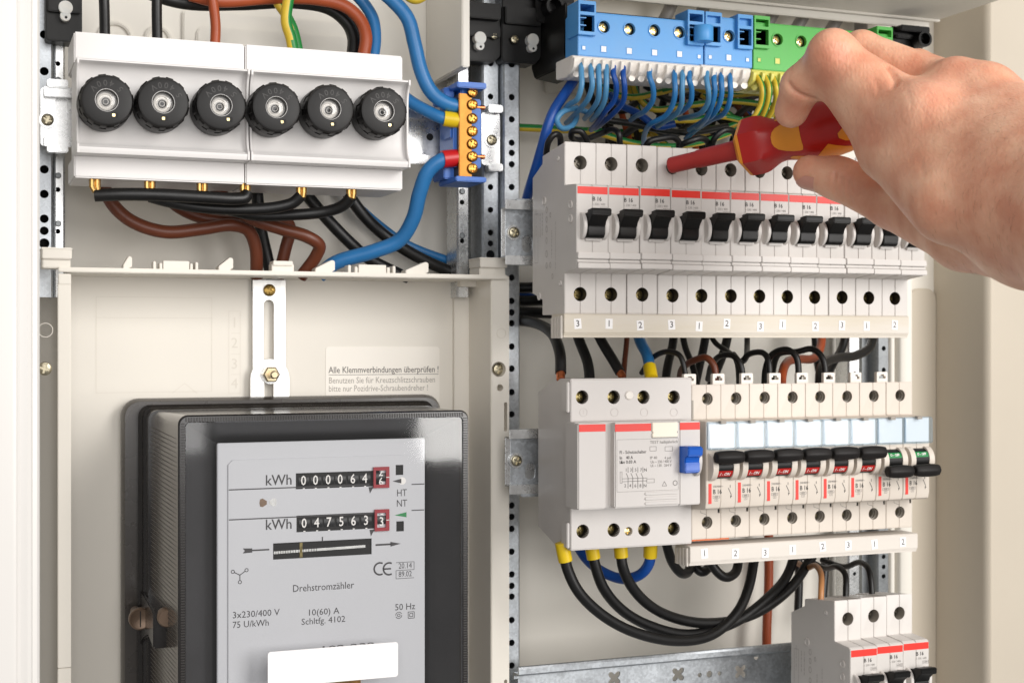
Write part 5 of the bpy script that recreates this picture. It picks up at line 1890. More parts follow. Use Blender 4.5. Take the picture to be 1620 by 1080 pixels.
# ================================================================ WIRES UNDER THE TERMINAL BLOCKS
WG = 'thin blue wires under the blue terminal blocks'
BW = [(919.5, 111, 'cable_pale', [(920, 135, 684), (914, 156, 688), (900, 166, 700), (890, 178, 712)], 'first'),
      (935, 112, 'cable_pale', [(937, 135, 685), (931, 155, 690), (920, 170, 700), (906, 185, 716), (896, 195, 730)], 'second'),
      (947, 113, 'cable_pale', [(948, 138, 685), (946, 158, 690), (935, 176, 702), (925, 188, 720)], 'third'),
      (959, 114, 'cable_pale', [(959, 138, 685), (956, 160, 690), (946, 178, 700), (936, 190, 716)], 'fourth'),
      (970.5, 115, 'cable_navy', [(975, 135, 686), (972, 158, 692), (958, 176, 700), (945, 194, 716), (935, 206, 734)], 'fifth'),
      (986, 116, 'cable_navy', [(988, 138, 686), (986, 160, 692), (972, 178, 702), (955, 193, 716), (942, 203, 732)], 'sixth'),
      (1027.6, 119, 'cable_blue', [(1033, 138, 686), (1033, 158, 690), (1020, 176, 700), (1006, 184, 716), (998, 190, 735)], 'seventh'),
      (1067, 121, 'cable_blue', [(1068, 145, 685), (1064, 166, 689), (1052, 184, 696), (1030, 196, 706), (1020, 212, 722), (1018, 232, 740)], 'eighth'),
      (1079.5, 122, 'cable_pale', [(1079, 145, 686), (1078, 165, 690), (1070, 180, 698), (1052, 192, 712), (1040, 200, 730)], 'ninth'),
      (1090.6, 124, 'cable_blue', [(1094, 140, 687), (1093, 160, 691), (1082, 174, 700), (1060, 184, 718), (1044, 188, 738)], 'tenth')]
for (x, y, mt, pts, od) in BW:
    cable('wire', '%s thin blue wire from the left under the large blue terminal block' % od, mt, 1.5, [(x, y - 10, 689), (x, y + 3, 686)] + pts, 'wire', group=WG, n=10)
for (x, y, mt, pts, od) in ((1118, 124, 'cable_pale', [(1121, 145, 685), (1120, 162, 689), (1110, 178, 697), (1095, 184, 710), (1075, 188, 730)], 'first'),
                            (1129.5, 125, 'cable_blue', [(1131, 145, 686), (1127, 165, 690), (1120, 183, 698), (1110, 196, 712), (1098, 205, 735)], 'second'),
                            (1141, 125, 'cable_blue', [(1142, 145, 686), (1138, 165, 690), (1128, 182, 698), (1112, 192, 712), (1090, 206, 735)], 'third'),
                            (1155, 127, 'cable_blue', [(1156, 148, 686), (1152, 168, 690), (1143, 182, 698), (1125, 190, 712), (1100, 206, 730), (1085, 220, 745)], 'fourth')):
    cable('wire', '%s thin blue wire from the left under the small blue terminal block' % od, mt, 1.5, [(x, y - 10, 689), (x, y + 3, 686)] + pts, 'wire', group=WG, n=10)
BG = 'wires behind the upper breaker row'
cable('wire', 'curled loop of thin blue wire above the first upper breaker', 'cable_pale', 1.6, [(930, 178, 718), (908, 172, 706), (889, 178, 702), (881, 190, 702), (887, 202, 704), (900, 202, 708), (911, 190, 714), (912, 170, 722)], 'wire', group=BG)
cable('cable', 'thick dark blue cable running down left of the upper breakers', 'cable_navy', 2.8, [(912, 121, 712), (898, 142, 708), (876, 176, 704), (866, 202, 704), (857, 235, 708), (845, 275, 716), (834, 312, 730), (826, 350, 745)], group=BG)
PE = [('straight green and yellow earth cable level behind the blue wires', 2.3, [(800, 201, 780), (870, 204, 778), (960, 209, 776), (1050, 211, 774), (1130, 204, 772), (1230, 196, 770)]),
      ('green and yellow cable sagging just below the large white wire comb', 1.9, [(930, 120, 770), (965, 146, 762), (1000, 154, 758), (1040, 147, 756), (1075, 139, 758), (1130, 138, 760), (1215, 150, 764)]),
      ('green and yellow cable passing behind the tenth blue wire', 1.9, [(1000, 125, 768), (1008, 150, 766), (1030, 172, 764), (1080, 168, 762), (1150, 160, 762), (1230, 168, 764)]),
      ('green and yellow cable curving behind the blue wire bundle towards the hand', 1.9, [(1010, 205, 768), (1050, 192, 762), (1095, 190, 760), (1140, 184, 758), (1190, 196, 760), (1240, 215, 764)]),
      ('green and yellow cable running low along the tops of the upper breakers', 1.9, [(930, 206, 752), (965, 216, 748), (1000, 226, 744), (1050, 232, 740), (1110, 225, 744), (1170, 205, 750), (1210, 196, 756)])]
for lb, r, pts in PE:
    cable('cable', lb, 'pe', r, pts, group='green and yellow cables behind the blue wires')
for lb, pts, mt in (('first green and yellow wire from the left under the green block', [(1196, 118, 690), (1206, 140, 684), (1204, 165, 686), (1190, 190, 690), (1172, 210, 700), (1168, 226, 716)], 'pe'),
                    ('second green and yellow wire from the left under the green block', [(1209, 118, 690), (1217, 140, 684), (1214, 165, 687), (1203, 190, 694), (1185, 212, 706)], 'pe'),
                    ('third wire under the green block, mostly green, beside the index finger', [(1222, 120, 690), (1228, 140, 684), (1226, 165, 690), (1210, 195, 702), (1195, 220, 716)], 'pe'),
                    ('fourth wire under the green block, behind the index finger', [(1234, 122, 690), (1240, 145, 685), (1236, 170, 692), (1222, 200, 706), (1205, 225, 720)], 'pe')):
    cable('wire', lb, mt, 1.7, pts, 'wire', group='wires under the green terminal block')
KB = [('small black wire loop above the left flank of the first upper breaker', 1.7, [(864, 244, 700), (868, 224, 694), (877, 213, 692), (885, 215, 694), (887, 228, 698), (886, 245, 704)]),
      ('black wire loop just above the first upper breaker', 1.7, [(930, 235, 704), (928, 222, 698), (918, 208, 696), (906, 208, 698), (904, 217, 702), (916, 222, 708), (945, 214, 714), (958, 208, 716)]),
      ('black wire arching above the second upper breaker', 1.7, [(938, 216, 726), (955, 210, 718), (970, 205, 708), (979, 212, 702), (981, 235, 704)]),
      ('black wire arching above the third and fourth upper breakers', 1.8, [(1020, 235, 706), (1028, 224, 702), (1048, 219, 702), (1066, 218, 704), (1074, 226, 706), (1073, 245, 708)]),
      ('black wire arching above the sixth upper breaker near the screwdriver', 1.8, [(1072, 232, 708), (1090, 224, 702), (1108, 219, 702), (1120, 226, 706), (1120, 248, 708)]),
      ('black wire loop above the seventh upper breaker by the screwdriver collar', 1.8, [(1125, 240, 708), (1130, 220, 702), (1144, 207, 700), (1160, 208, 702), (1164, 222, 706), (1162, 250, 710)]),
      ('black cable dropping behind the seventh blue wire', 2.4, [(1005, 100, 782), (1006, 150, 780), (1008, 200, 774), (1012, 250, 760)]),
      ('black cable slanting behind the third and fourth blue wires', 2.3, [(925, 120, 784), (938, 160, 782), (955, 195, 776), (980, 250, 764)]),
      ('black cable dropping behind the large white comb centre', 2.3, [(985, 100, 786), (1000, 150, 786), (1003, 190, 784), (995, 250, 774)]),
      ('black cable slanting behind the eighth blue wire', 2.3, [(1060, 100, 786), (1052, 150, 786), (1040, 200, 780), (1030, 250, 770)]),
      ('black cable dropping behind the ninth and tenth blue wires', 2.3, [(1100, 100, 786), (1098, 150, 786), (1108, 200, 780), (1110, 250, 770)]),
      ('black cable slanting behind the small blue block wires', 2.3, [(1130, 100, 786), (1140, 150, 784), (1125, 200, 778), (1112, 260, 768)]),
      ('black cable behind the screwdriver collar', 2.3, [(1170, 100, 786), (1175, 150, 784), (1165, 200, 778), (1150, 260, 768)]),
      ('rightmost black cable behind the green block wires', 2.3, [(1212, 100, 786), (1206, 150, 784), (1205, 200, 778), (1210, 270, 768)]),
      ('black wire crossing level behind the blue bundle', 2.0, [(960, 190, 744), (1000, 196, 742), (1040, 205, 742), (1090, 210, 746), (1150, 200, 752)])]
for lb, r, pts in KB:
    cable('wire', lb, 'cable_black', r, pts, 'wire', group=BG)
for lb, mt, r, pts in (('brown wire slanting down behind the seventh blue wire', 'cable_rust', 2.0, [(975, 150, 776), (985, 185, 772), (995, 220, 766), (1000, 250, 760)]),
                       ('orange brown wire slanting down behind the tenth blue wire', 'cable_rust', 2.0, [(1078, 150, 774), (1085, 180, 770), (1096, 215, 762), (1104, 250, 754)]),
                       ('brown wire behind the small blue block wires', 'cable_brown', 2.0, [(1150, 130, 778), (1165, 165, 774), (1185, 190, 770), (1200, 230, 764)]),
                       ('dark blue wire crossing behind the green block wires', 'cable_navy', 2.0, [(1140, 150, 780), (1175, 175, 778), (1200, 200, 774), (1215, 240, 770)]),
                       ('dark blue wire running low between the fourth and sixth blue wires', 'cable_navy', 2.2, [(965, 150, 760), (985, 168, 752), (1010, 180, 744), (1040, 200, 738), (1068, 196, 734)])):
    cable('wire', lb, mt, r, pts, 'wire', group=BG)
for k, (x, lb) in enumerate(((1045, 'grey sheathed cable above the large blue block'), (1098, 'grey sheathed cable above the small blue block'), (1212, 'grey sheathed cable above the left tower of the green block'),
                             (1262, 'grey sheathed cable above the middle of the green block'), (1318, 'short grey sheathed cable above the green block near the knuckles'))):
    cable('cable', lb, 'cable_grey', 4.0, [(x - 30, 110, 790), (x - 10, 60, 786), (x + 12, 20, 782), (x + 30, -30, 780)], group='grey sheathed cables at the top')
cable('cable', 'grey sheathed cable upright at the top, behind the middle finger', 'cable_grey', 4.4, [(1362, 120, 792), (1362, 40, 790), (1362, -20, 790)], group='grey sheathed cables at the top')

# ================================================================ CABLES BETWEEN THE ROWS
MG = 'cables between the breaker rows'
cable('cable', 'black cable with bare copper tip outside the left flank of the residual current device', 'cable_black', 3.0, [(770, 500, 780), (815, 506, 762), (850, 512, 735), (875, 530, 705), (886, 560, 688), (887, 590, 682)], group=MG,
      ends=[('copper', 2.3, 1, 7, 'bare_end')])
cable('cable', 'black cable entering the second terminal of the residual current device', 'cable_black', 2.9, [(900, 490, 730), (917, 540, 712), (930, 575, 702), (934, 615, 694)], group=MG)
cable('cable', 'black cable with copper tip slanting into the third terminal', 'cable_black', 2.9, [(930, 490, 722), (952, 540, 706), (970, 570, 698), (981, 589, 693)], group=MG, ends=[('copper', 2.2, 1, 6, 'bare_end')])
cable('cable', 'blue cable with yellow sleeve entering the fourth terminal', 'cable_blue', 3.1, [(1000, 490, 730), (1013, 540, 712), (1024, 562, 702), (1029, 588, 694)], group=MG, ends=[('ferrule_yellow', 3.6, 1, 9, 'sleeve')])
cable('cable', 'thin brown wire upright left of the blue cable between the rows', 'cable_brown', 1.6, [(995, 490, 762), (991, 545, 758), (988, 575, 752), (985, 620, 745)], group=MG)
KC = [('black cable slanting right of the yellow sleeve', 'cable_black', 2.6, [(1070, 490, 770), (1064, 545, 764), (1056, 580, 756), (1050, 625, 748)]),
      ('thin black wire looping from the blue cable to the first cream breaker', 'cable_black', 1.5, [(1015, 590, 716), (1032, 566, 702), (1055, 556, 690), (1075, 562, 682), (1083, 585, 679), (1085, 625, 680)]),
      ('black wire slanting towards the second cream breaker', 'cable_black', 1.9, [(1075, 490, 764), (1083, 545, 754), (1096, 580, 744), (1106, 625, 736)]),
      ('brown wire arching over the second cream breaker', 'cable_brown', 1.9, [(1075, 600, 724), (1080, 582, 708), (1100, 569, 692), (1118, 566, 684), (1130, 580, 680), (1131, 625, 680)]),
      ('black cable slanting down behind the second cream breaker', 'cable_black', 2.6, [(1122, 490, 772), (1114, 545, 768), (1104, 590, 762), (1094, 640, 756)]),
      ('long black cable slanting down behind the third cream breaker', 'cable_black', 2.8, [(1158, 490, 776), (1147, 550, 770), (1132, 590, 764), (1115, 640, 756)]),
      ('thin black wire crossing to the upper left of the third cream breaker', 'cable_black', 1.6, [(1110, 490, 748), (1130, 540, 740), (1150, 555, 730), (1165, 570, 715), (1170, 625, 695)]),
      ('black wire arching over the third cream breaker', 'cable_black', 1.7, [(1120, 600, 722), (1127, 575, 706), (1142, 562, 694), (1160, 563, 686), (1172, 578, 681), (1176, 625, 680)]),
      ('black wire looping over the fourth cream breaker', 'cable_black', 1.7, [(1160, 560, 712), (1172, 572, 704), (1185, 560, 698), (1207, 558, 688), (1216, 572, 682), (1217, 625, 680)]),
      ('thin black wire hanging from above to the third cream breaker', 'cable_black', 1.7, [(1181, 490, 742), (1182, 545, 724), (1180, 566, 708), (1172, 574, 700)]),
      ('black wire arching over the fifth cream breaker', 'cable_black', 1.8, [(1208, 625, 704), (1212, 580, 700), (1222, 560, 694), (1245, 553, 686), (1260, 565, 681), (1263, 625, 680)]),
      ('black wire arching over the sixth cream breaker', 'cable_black', 1.8, [(1220, 600, 720), (1232, 560, 706), (1262, 556, 694), (1285, 552, 688), (1302, 568, 682), (1306, 625, 680)]),
      ('rust brown cable bending over the fifth cream breaker', 'cable_rust', 2.6, [(1301, 490, 768), (1299, 545, 752), (1288, 566, 738), (1265, 568, 722), (1246, 572, 708), (1238, 590, 698), (1236, 625, 690)]),
      ('black cable upright behind the rust brown cable', 'cable_black', 2.6, [(1288, 490, 776), (1292, 560, 768), (1298, 600, 760), (1300, 650, 754)]),
      ('thick black cable curving from the right under the upper number strip', 'cable_black', 2.8, [(1384, 490, 764), (1378, 545, 752), (1355, 562, 742), (1325, 566, 730), (1300, 580, 716), (1296, 630, 700)]),
      ('black cable upright in front of the bright right hand channel', 'cable_black', 2.6, [(1342, 490, 762), (1334, 545, 756), (1318, 575, 748), (1308, 600, 740), (1306, 640, 730)])]
for lb, mt, r, pts in KC:
    cable('cable', lb, mt, r, pts, group=MG)
for lb, mt, r, pts in (('upper black cable of the dark bunch left of the upper breaker row', 'cable_black', 3.2, [(780, 452, 786), (830, 455, 780), (880, 452, 770), (940, 450, 755)]),
                       ('middle black cable of the dark bunch left of the upper breaker row', 'cable_black', 3.2, [(780, 474, 784), (830, 476, 776), (880, 474, 762), (940, 478, 745)]),
                       ('lower black cable of the dark bunch left of the upper breaker row', 'cable_black', 3.2, [(780, 490, 778), (835, 494, 768), (885, 496, 752), (930, 500, 738)]),
                       ('dark blue cable peeping out between the black bunch and the middle post', 'cable_navy', 2.2, [(780, 440, 790), (820, 462, 788), (860, 474, 784), (900, 470, 776)])):
    cable('cable', lb, mt, r, pts, group=MG)
for lb, r, pts in (('green and yellow cable lowest behind the green block wires', 1.9, [(1090, 215, 768), (1140, 205, 764), (1180, 190, 762), (1230, 180, 766)]),
                   ('green and yellow cable high behind the small blue block wires', 1.9, [(1080, 130, 774), (1120, 145, 772), (1165, 150, 770), (1235, 140, 772)]),
                   ('green and yellow cable slanting behind the sixth blue wire', 1.8, [(990, 120, 778), (1003, 160, 776), (1025, 200, 772), (1060, 235, 766)]),
                   ('green and yellow cable slanting behind the screwdriver collar', 1.8, [(1110, 150, 776), (1150, 178, 774), (1190, 210, 770), (1225, 250, 764)])):
    cable('cable', lb, 'pe', r, pts, group='green and yellow cables behind the blue wires')
for k, (lb, pts) in enumerate((('black wire tangled behind the fifth and sixth blue wires', [(950, 165, 772), (985, 175, 770), (1015, 160, 772), (1045, 180, 770), (1080, 200, 766)]),
                ('black wire tangled low behind the eighth blue wire', [(985, 215, 762), (1020, 196, 764), (1060, 215, 760), (1100, 196, 764), (1140, 215, 760)]),
                ('black wire crossing high behind the ninth blue wire', [(1020, 135, 782), (1060, 158, 780), (1100, 150, 780), (1150, 165, 778), (1200, 150, 780)]),
                ('black wire tangled behind the small blue block wires', [(1090, 165, 774), (1125, 178, 772), (1150, 195, 770), (1185, 170, 772), (1220, 180, 774)]),
                ('black cable filling the gap behind the first green block wire', [(1185, 110, 788), (1190, 150, 788), (1182, 190, 784), (1180, 240, 776)]),
                ('black cable dropping behind the fifth blue wire', [(962, 100, 790), (968, 150, 790), (966, 190, 788), (960, 250, 780)]))):
    cable('wire', lb, 'cable_black', 2.2, pts, 'wire', group=BG)
# ================================================================ CABLES UNDER THE LOWER ROW
LG = 'cables under the lower row'
YE = [('ferrule_yellow', 3.7, 0, 10, 'sleeve')]
cable('cable', 'outermost black cable looping from the yellow sleeve at the left flank', 'cable_black', 2.9, [(892, 874, 674), (898, 900, 674), (915, 935, 674), (950, 970, 676), (1000, 998, 680), (1070, 1013, 688), (1125, 1004, 696), (1165, 970, 704), (1184, 930, 712), (1194, 880, 720)], group=LG, ends=YE)
cable('cable', 'middle black cable looping from the second yellow sleeve', 'cable_black', 2.9, [(937, 870, 684), (942, 895, 684), (955, 930, 685), (985, 965, 688), (1030, 990, 692), (1090, 1003, 698), (1160, 985, 706), (1215, 945, 714), (1245, 910, 722), (1262, 860, 730)], group=LG, ends=YE)
cable('cable', 'inner black cable looping from the third yellow sleeve', 'cable_black', 2.9, [(982, 868, 684), (985, 895, 684), (998, 925, 686), (1025, 955, 690), (1065, 976, 696), (1120, 985, 702), (1190, 972, 710), (1250, 930, 718), (1285, 880, 726)], group=LG, ends=YE)
cable('cable', 'dark blue cable looping below the residual current device', 'cable_navy', 2.9, [(1029, 868, 684), (1027, 890, 686), (1013, 908, 692), (985, 915, 702), (950, 902, 714), (925, 880, 724), (908, 850, 732)], group=LG, ends=YE)
KL = [('short black loop at the left end of the lower number strip', 'cable_black', 2.7, [(1052, 850, 690), (1062, 885, 694), (1076, 905, 700), (1090, 902, 712), (1094, 870, 724)]),
      ('second short black loop below the lower number strip', 'cable_black', 2.7, [(1100, 860, 720), (1100, 895, 716), (1110, 904, 714), (1122, 895, 718), (1126, 860, 726)]),
      ('third short black loop below the tag numbered two', 'cable_black', 2.7, [(1118, 860, 704), (1126, 892, 702), (1146, 912, 702), (1164, 904, 706), (1170, 860, 716)]),
      ('rust brown cable running straight down right of the black loops', 'cable_rust', 2.9, [(1216, 840, 784), (1216, 920, 784), (1213, 1000, 782), (1213, 1090, 782)]),
      ('black cable upright right of the crossing loops', 'cable_black', 2.6, [(1262, 850, 780), (1264, 920, 778), (1262, 980, 776), (1262, 1040, 770)]),
      ('black cable upright left of the bright right hand channel', 'cable_black', 2.6, [(1305, 850, 782), (1305, 900, 780), (1302, 940, 776), (1300, 990, 770)]),
      ('tan wire bending down into the first bottom breaker', 'cable_tan', 1.7, [(1262, 890, 744), (1276, 898, 726), (1290, 894, 708), (1299, 908, 694), (1299, 935, 686), (1298, 965, 684)]),
      ('thin black wire bending down into the middle bottom breaker', 'cable_black', 1.7, [(1270, 880, 744), (1305, 898, 722), (1325, 896, 704), (1337, 908, 694), (1338, 940, 688), (1338, 965, 686)]),
      ('thin black wire arching down into the right bottom breaker', 'cable_black', 1.7, [(1300, 885, 740), (1335, 896, 722), (1360, 889, 706), (1374, 900, 694), (1379, 930, 688), (1379, 965, 686)])]
for lb, mt, r, pts in KL:
    cable('cable', lb, mt, r, pts, group=LG)

# ================================================================ PERFORATED PLATE AT THE BOTTOM
YL = 738.0
x0, z1 = XZ(813, 1050, YL)
x1 = XZ(1300, 1018, YL)[0]
t = thing('perforated_plate', 'galvanised steel plate with clover shaped holes along the bottom edge', 'steel plate', (x0, YL, z1 - 60))
lip = 4.2
MB().prism([(YL - 7, z1 - 0.4), (YL - 7.6, z1 - 1.5), (YL - 7.6, z1 - lip), (YL - 6, z1 - lip - 1.2), (YL - 1, z1 - lip - 1.6), (YL, z1 - lip - 2.5), (YL, z1 - lip - 4), (YL + 1.3, z1 - lip - 4), (YL + 1.3, z1 - lip - 0.4),
            (YL - 5, z1 - lip), (YL - 6, z1 - lip + 0.6), (YL - 6, z1)], 'x', x0, x1).build('folded_lip', 'steel', t, ang=25)
c = MB()
for (qx, qy) in ((972, 1072), (1073, 1066), (1172, 1061.5)):
    p = P(qx, qy, YL)
    pts = []
    for k in range(48):
        u = 2 * math.pi * k / 48
        r = 2.6 + 1.7 * abs(math.cos(2 * u - math.pi / 2)) ** 0.8 * 1.0
        r = 2.1 + 2.7 * abs(math.sin(2 * u)) ** 1.3
        pts.append((p.x + r * math.cos(u), p.z + r * math.sin(u)))
    c.prism(pts, 'y', YL - 2, YL + 4)
for (qx, qy, r) in ((1107, 1067, 1.35), (1122.5, 1065.5, 2.0), (1138.5, 1064.5, 1.35), (1197, 1038.5, 1.8), (887, 1085, 1.6), (908, 1084, 1.6)):
    p = P(qx, qy, YL)
    c.cyl((p.x, YL, p.z), 'y', r, -2, 4, 18)
MB().box(x0 + 2.5, x1, YL, YL + 1.3, z1 - 60, z1 - lip - 4.01).build('plate', 'steel', t, cut=c)

# ================================================================ SCREWDRIVER
A, B = P(1058.5, 262.5, 660), P(1300, 206, 597)
D = (B - A).normalized()
Vv = (-B.normalized())
Vv = (Vv - D * Vv.dot(D)).normalized()
Wv = D.cross(Vv)
if Wv.z < 0:
    Wv = -Wv
LS = (B - A).length


def sd(px):
    """distance along the tool for a photo x"""
    lo, hi = -20.0, 220.0
    for _ in range(40):
        mid = (lo + hi) / 2
        q = A + D * mid
        zc = q.x * ST + q.y * CT
        x = 810 + F * (q.x * CT - q.y * ST) / zc
        if x < px:
            lo = mid
        else:
            hi = mid
    return (lo + hi) / 2


tool = thing('screwdriver', 'red and orange insulated screwdriver held in the hand', 'screwdriver', tuple(A))


def ring(s, r, n=36, hexa=0.0, prof=None):
    l = []
    for k in range(n):
        t = 2 * math.pi * k / n
        rr = r
        if hexa:
            tt = (t + math.pi / 6) % (math.pi / 3) - math.pi / 6
            rr = r * (1 - hexa) + hexa * r * 0.94 / math.cos(tt)
        q = A + D * s + (Vv * math.cos(t) + Wv * math.sin(t)) * rr
        l.append(tuple(q))
    return l


HP = [(1183, 13.3, 1), (1199, 13.6, 1), (1209, 13.4, 1), (1219, 12.0, .7), (1230, 10.7, .2), (1240, 10.6, 0), (1255, 11.8, 0), (1272, 13.2, 0), (1292, 14.2, 0), (1315, 14.3, 0),
      (1338, 13.4, 0), (1362, 12.0, 0), (1385, 11.6, 0), (1410, 12.2, 0), (1432, 12.4, 0), (1448, 11, 0), (1456, 7, 0)]


def hr(px):
    for (a, ra, _), (b, rb, _) in zip(HP, HP[1:]):
        if a <= px <= b:
            u = (px - a) / (b - a)
            return ra + (rb - ra) * u
    return HP[0][1]


m = MB().loft([ring(sd(x) + dx, r) for x, dx, r in ((1059, 0, 3.5), (1059, 0.5, 4.0), (1061, 0.8, 4.2), (1101, 0, 4.25), (1106, 0, 4.7), (1150, 0, 4.9), (1176, 0, 5.4))])
m.build('shaft_sleeve', 'shaft_red', tool, ang=50)
m = MB().loft([ring(sd(1170), 5.6, 36, 0.6), ring(sd(1172), 9.6, 36, 1), ring(sd(1178), 12.8, 36, 1), ring(sd(1183.2), 13.4, 36, 1)], True, False)
m.build('guard_rim', 'handle_orange', tool, ang=25)
# smooth the handle's outline
xs = np.linspace(HP[0][0], HP[-1][0], 60)
hx = np.array([h[0] for h in HP])
hrr = np.interp(xs, hx, [h[1] for h in HP])
hh = np.interp(xs, hx, [h[2] for h in HP])
for _ in range(3):
    hrr[1:-1] = (hrr[:-2] + 2 * hrr[1:-1] + hrr[2:]) / 4
m = MB().loft([ring(sd(x), r, 36, h) for x, r, h in zip(xs, hrr, hh)], True, True)
m.build('handle', 'handle_red', tool, ang=50)


def inlay(rows):
    """rows: (px, angle low, angle high) in degrees, 0 facing the camera"""
    m = MB()
    nj = 8
    vs, fs = [], []
    for (x, a0, a1) in rows:
        r = float(np.interp(x, xs, hrr)) + 0.12
        for j in range(nj + 1):
            t = math.radians(a0 + (a1 - a0) * j / nj)
            vs.append(tuple(A + D * sd(x) + (Vv * math.cos(t) + Wv * math.sin(t)) * r))
    for i in range(len(rows) - 1):
        for j in range(nj):
            k = i * (nj + 1) + j
            fs.append((k, k + 1, k + nj + 2, k + nj + 1))
    m.add(vs, fs)
    return m.build('grip_inlay', 'handle_orange', tool, ang=60)


inlay([(1231, -4, 12), (1233, -14, 24), (1238, -24, 34), (1248, -31, 40), (1260, -34, 45), (1271, -34, 48), (1276, -32, 46), (1278, -24, 34)])
inlay([(1286, -72, -66), (1296, -76, -52), (1306, -80, -40), (1316, -84, -30), (1326, -84, -38), (1338, -84, -48), (1350, -80, -58), (1358, -72, -64)])
inlay([(1334, -24, -14), (1342, -34, -6), (1352, -40, 2), (1366, -44, 8), (1385, -46, 10), (1400, -46, 10)])
inlay([(1250, -62, -56), (1256, -68, -50), (1266, -70, -50), (1276, -68, -52), (1283, -64, -56)])
inlay([(1236, 62, 76), (1242, 58, 84), (1250, 56, 90), (1262, 60, 90)])

# ================================================================ HAND
def hp(px, py, Y):
    return np.array(P(px, py, Y), dtype=np.float32)


def sdf_hand():
    H = {
        'it': hp(1247, 178, 575), 'id': hp(1265, 133, 567), 'ip': hp(1322, 96, 547), 'im': hp(1455, 205, 514),
    }
    caps = []       # (a, b, ra, rb, k)
    def c(a, b, ra, rb, k=4.0):
        caps.append((np.asarray(a, np.float32), np.asarray(b, np.float32), ra, rb, k))
    # index finger
    c(hp(1252, 176, 577), hp(1268, 136, 566), 8.0, 9.2, 3)
    c(hp(1268, 136, 566), hp(1318, 96, 548), 9.4, 11.2, 3)
    c(hp(1320, 98, 547), hp(1448, 200, 516), 11.6, 17.0, 4)
    c(hp(1320, 122, 552), hp(1412, 231, 528), 9.5, 14.0, 7)
    # middle finger behind
    c(hp(1362, 80, 562), hp(1505, 152, 522), 9.0, 14.0, 3)
    c(hp(1362, 80, 562), hp(1352, 130, 592), 9.0, 8.4, 3)
    c(hp(1352, 130, 592), hp(1362, 185, 616), 8.2, 7.6, 3)
    # ring finger, further behind
    c(hp(1450, 108, 556), hp(1565, 168, 505), 8.6, 13.5, 4)
    c(hp(1450, 108, 556), hp(1440, 190, 590), 8.4, 7.6, 3)
    # back of the hand
    c(hp(1450, 205, 514), hp(1640, 322, 458), 18.0, 30.0, 10)
    c(hp(1508, 155, 515), hp(1660, 292, 456), 14.5, 30.0, 10)
    c(hp(1565, 172, 500), hp(1690, 272, 458), 13.0, 29.0, 10)
    # web between index and thumb
    c(hp(1409, 236, 526), hp(1508, 316, 482), 13.5, 19.0, 8)
    # thumb
    c(hp(1281, 272, 590), hp(1325, 282, 580), 8.2, 9.8, 3)
    c(hp(1325, 282, 580), hp(1415, 318, 562), 10.0, 13.2, 4)
    c(hp(1415, 318, 562), hp(1530, 366, 512), 13.4, 17.0, 3)
    c(hp(1530, 366, 512), hp(1640, 374, 464), 17.0, 21.0, 5)
    # wrist and forearm
    c(hp(1645, 320, 457), hp(1760, 345, 420), 32.0, 34.5, 12)
    c(hp(1760, 345, 420), hp(2000, 420, 360), 34.5, 42.0, 12)
    allp = np.array([q for cc in caps for q in (cc[0], cc[1])])
    lo = allp.min(0) - 45
    hi = allp.max(0) + 45
    hi[0] = min(hi[0], float(P(1760, 300, 430)[0]) + 40)
    h = 1.15
    n = np.ceil((hi - lo) / h).astype(int)
    gx = lo[0] + h * np.arange(n[0], dtype=np.float32)
    gy = lo[1] + h * np.arange(n[1], dtype=np.float32)
    gz = lo[2] + h * np.arange(n[2], dtype=np.float32)
    Fd = np.full(tuple(n), 60.0, np.float32)

    def sub(a, b, r, pad):
        l = np.minimum(a, b) - r - pad
        u = np.maximum(a, b) + r + pad
        s = []
        for d, g in enumerate((gx, gy, gz)):
            i0, i1 = np.searchsorted(g, l[d]), np.searchsorted(g, u[d])
            s.append(slice(max(0, i0), max(1, i1)))
        return tuple(s)

    def cone(s, a, b, ra, rb):
        X, Y, Z = np.meshgrid(gx[s[0]], gy[s[1]], gz[s[2]], indexing='ij')
        ba = b - a
        t = ((X - a[0]) * ba[0] + (Y - a[1]) * ba[1] + (Z - a[2]) * ba[2]) / float(ba @ ba)
        t = np.clip(t, 0, 1)
        d = np.sqrt((X - a[0] - t * ba[0]) ** 2 + (Y - a[1] - t * ba[1]) ** 2 + (Z - a[2] - t * ba[2]) ** 2)
        return d - (ra + (rb - ra) * t)

    for a, b, ra, rb, k in caps:
        s = sub(a, b, max(ra, rb), 16)
        d = cone(s, a, b, ra, rb)
        f = Fd[s]
        hh_ = np.clip(0.5 + 0.5 * (f - d) / k, 0, 1)
        Fd[s] = f * (1 - hh_) + d * hh_ - k * hh_ * (1 - hh_)
    # knuckle bumps (smooth add) and creases (smooth cut)
    for p, r, k in ((hp(1316, 80, 542), 9.0, 8), (hp(1513, 128, 508), 9.0, 10), (hp(1462, 178, 502), 11.0, 12), (hp(1565, 138, 496), 8.5, 10)):
        s = sub(p, p, r, 16)
        d = cone(s, p, p + 0.01, r, r)
        f = Fd[s]
        hh_ = np.clip(0.5 + 0.5 * (f - d) / k, 0, 1)
        Fd[s] = f * (1 - hh_) + d * hh_ - k * hh_ * (1 - hh_)
    # surface nets
    S = Fd < 0
    n0, n1, n2 = (q - 1 for q in Fd.shape)
    cnt = np.zeros((n0, n1, n2), np.float32)
    acc = np.zeros((n0, n1, n2, 3), np.float32)
    corners = [(i, j, k) for i in (0, 1) for j in (0, 1) for k in (0, 1)]
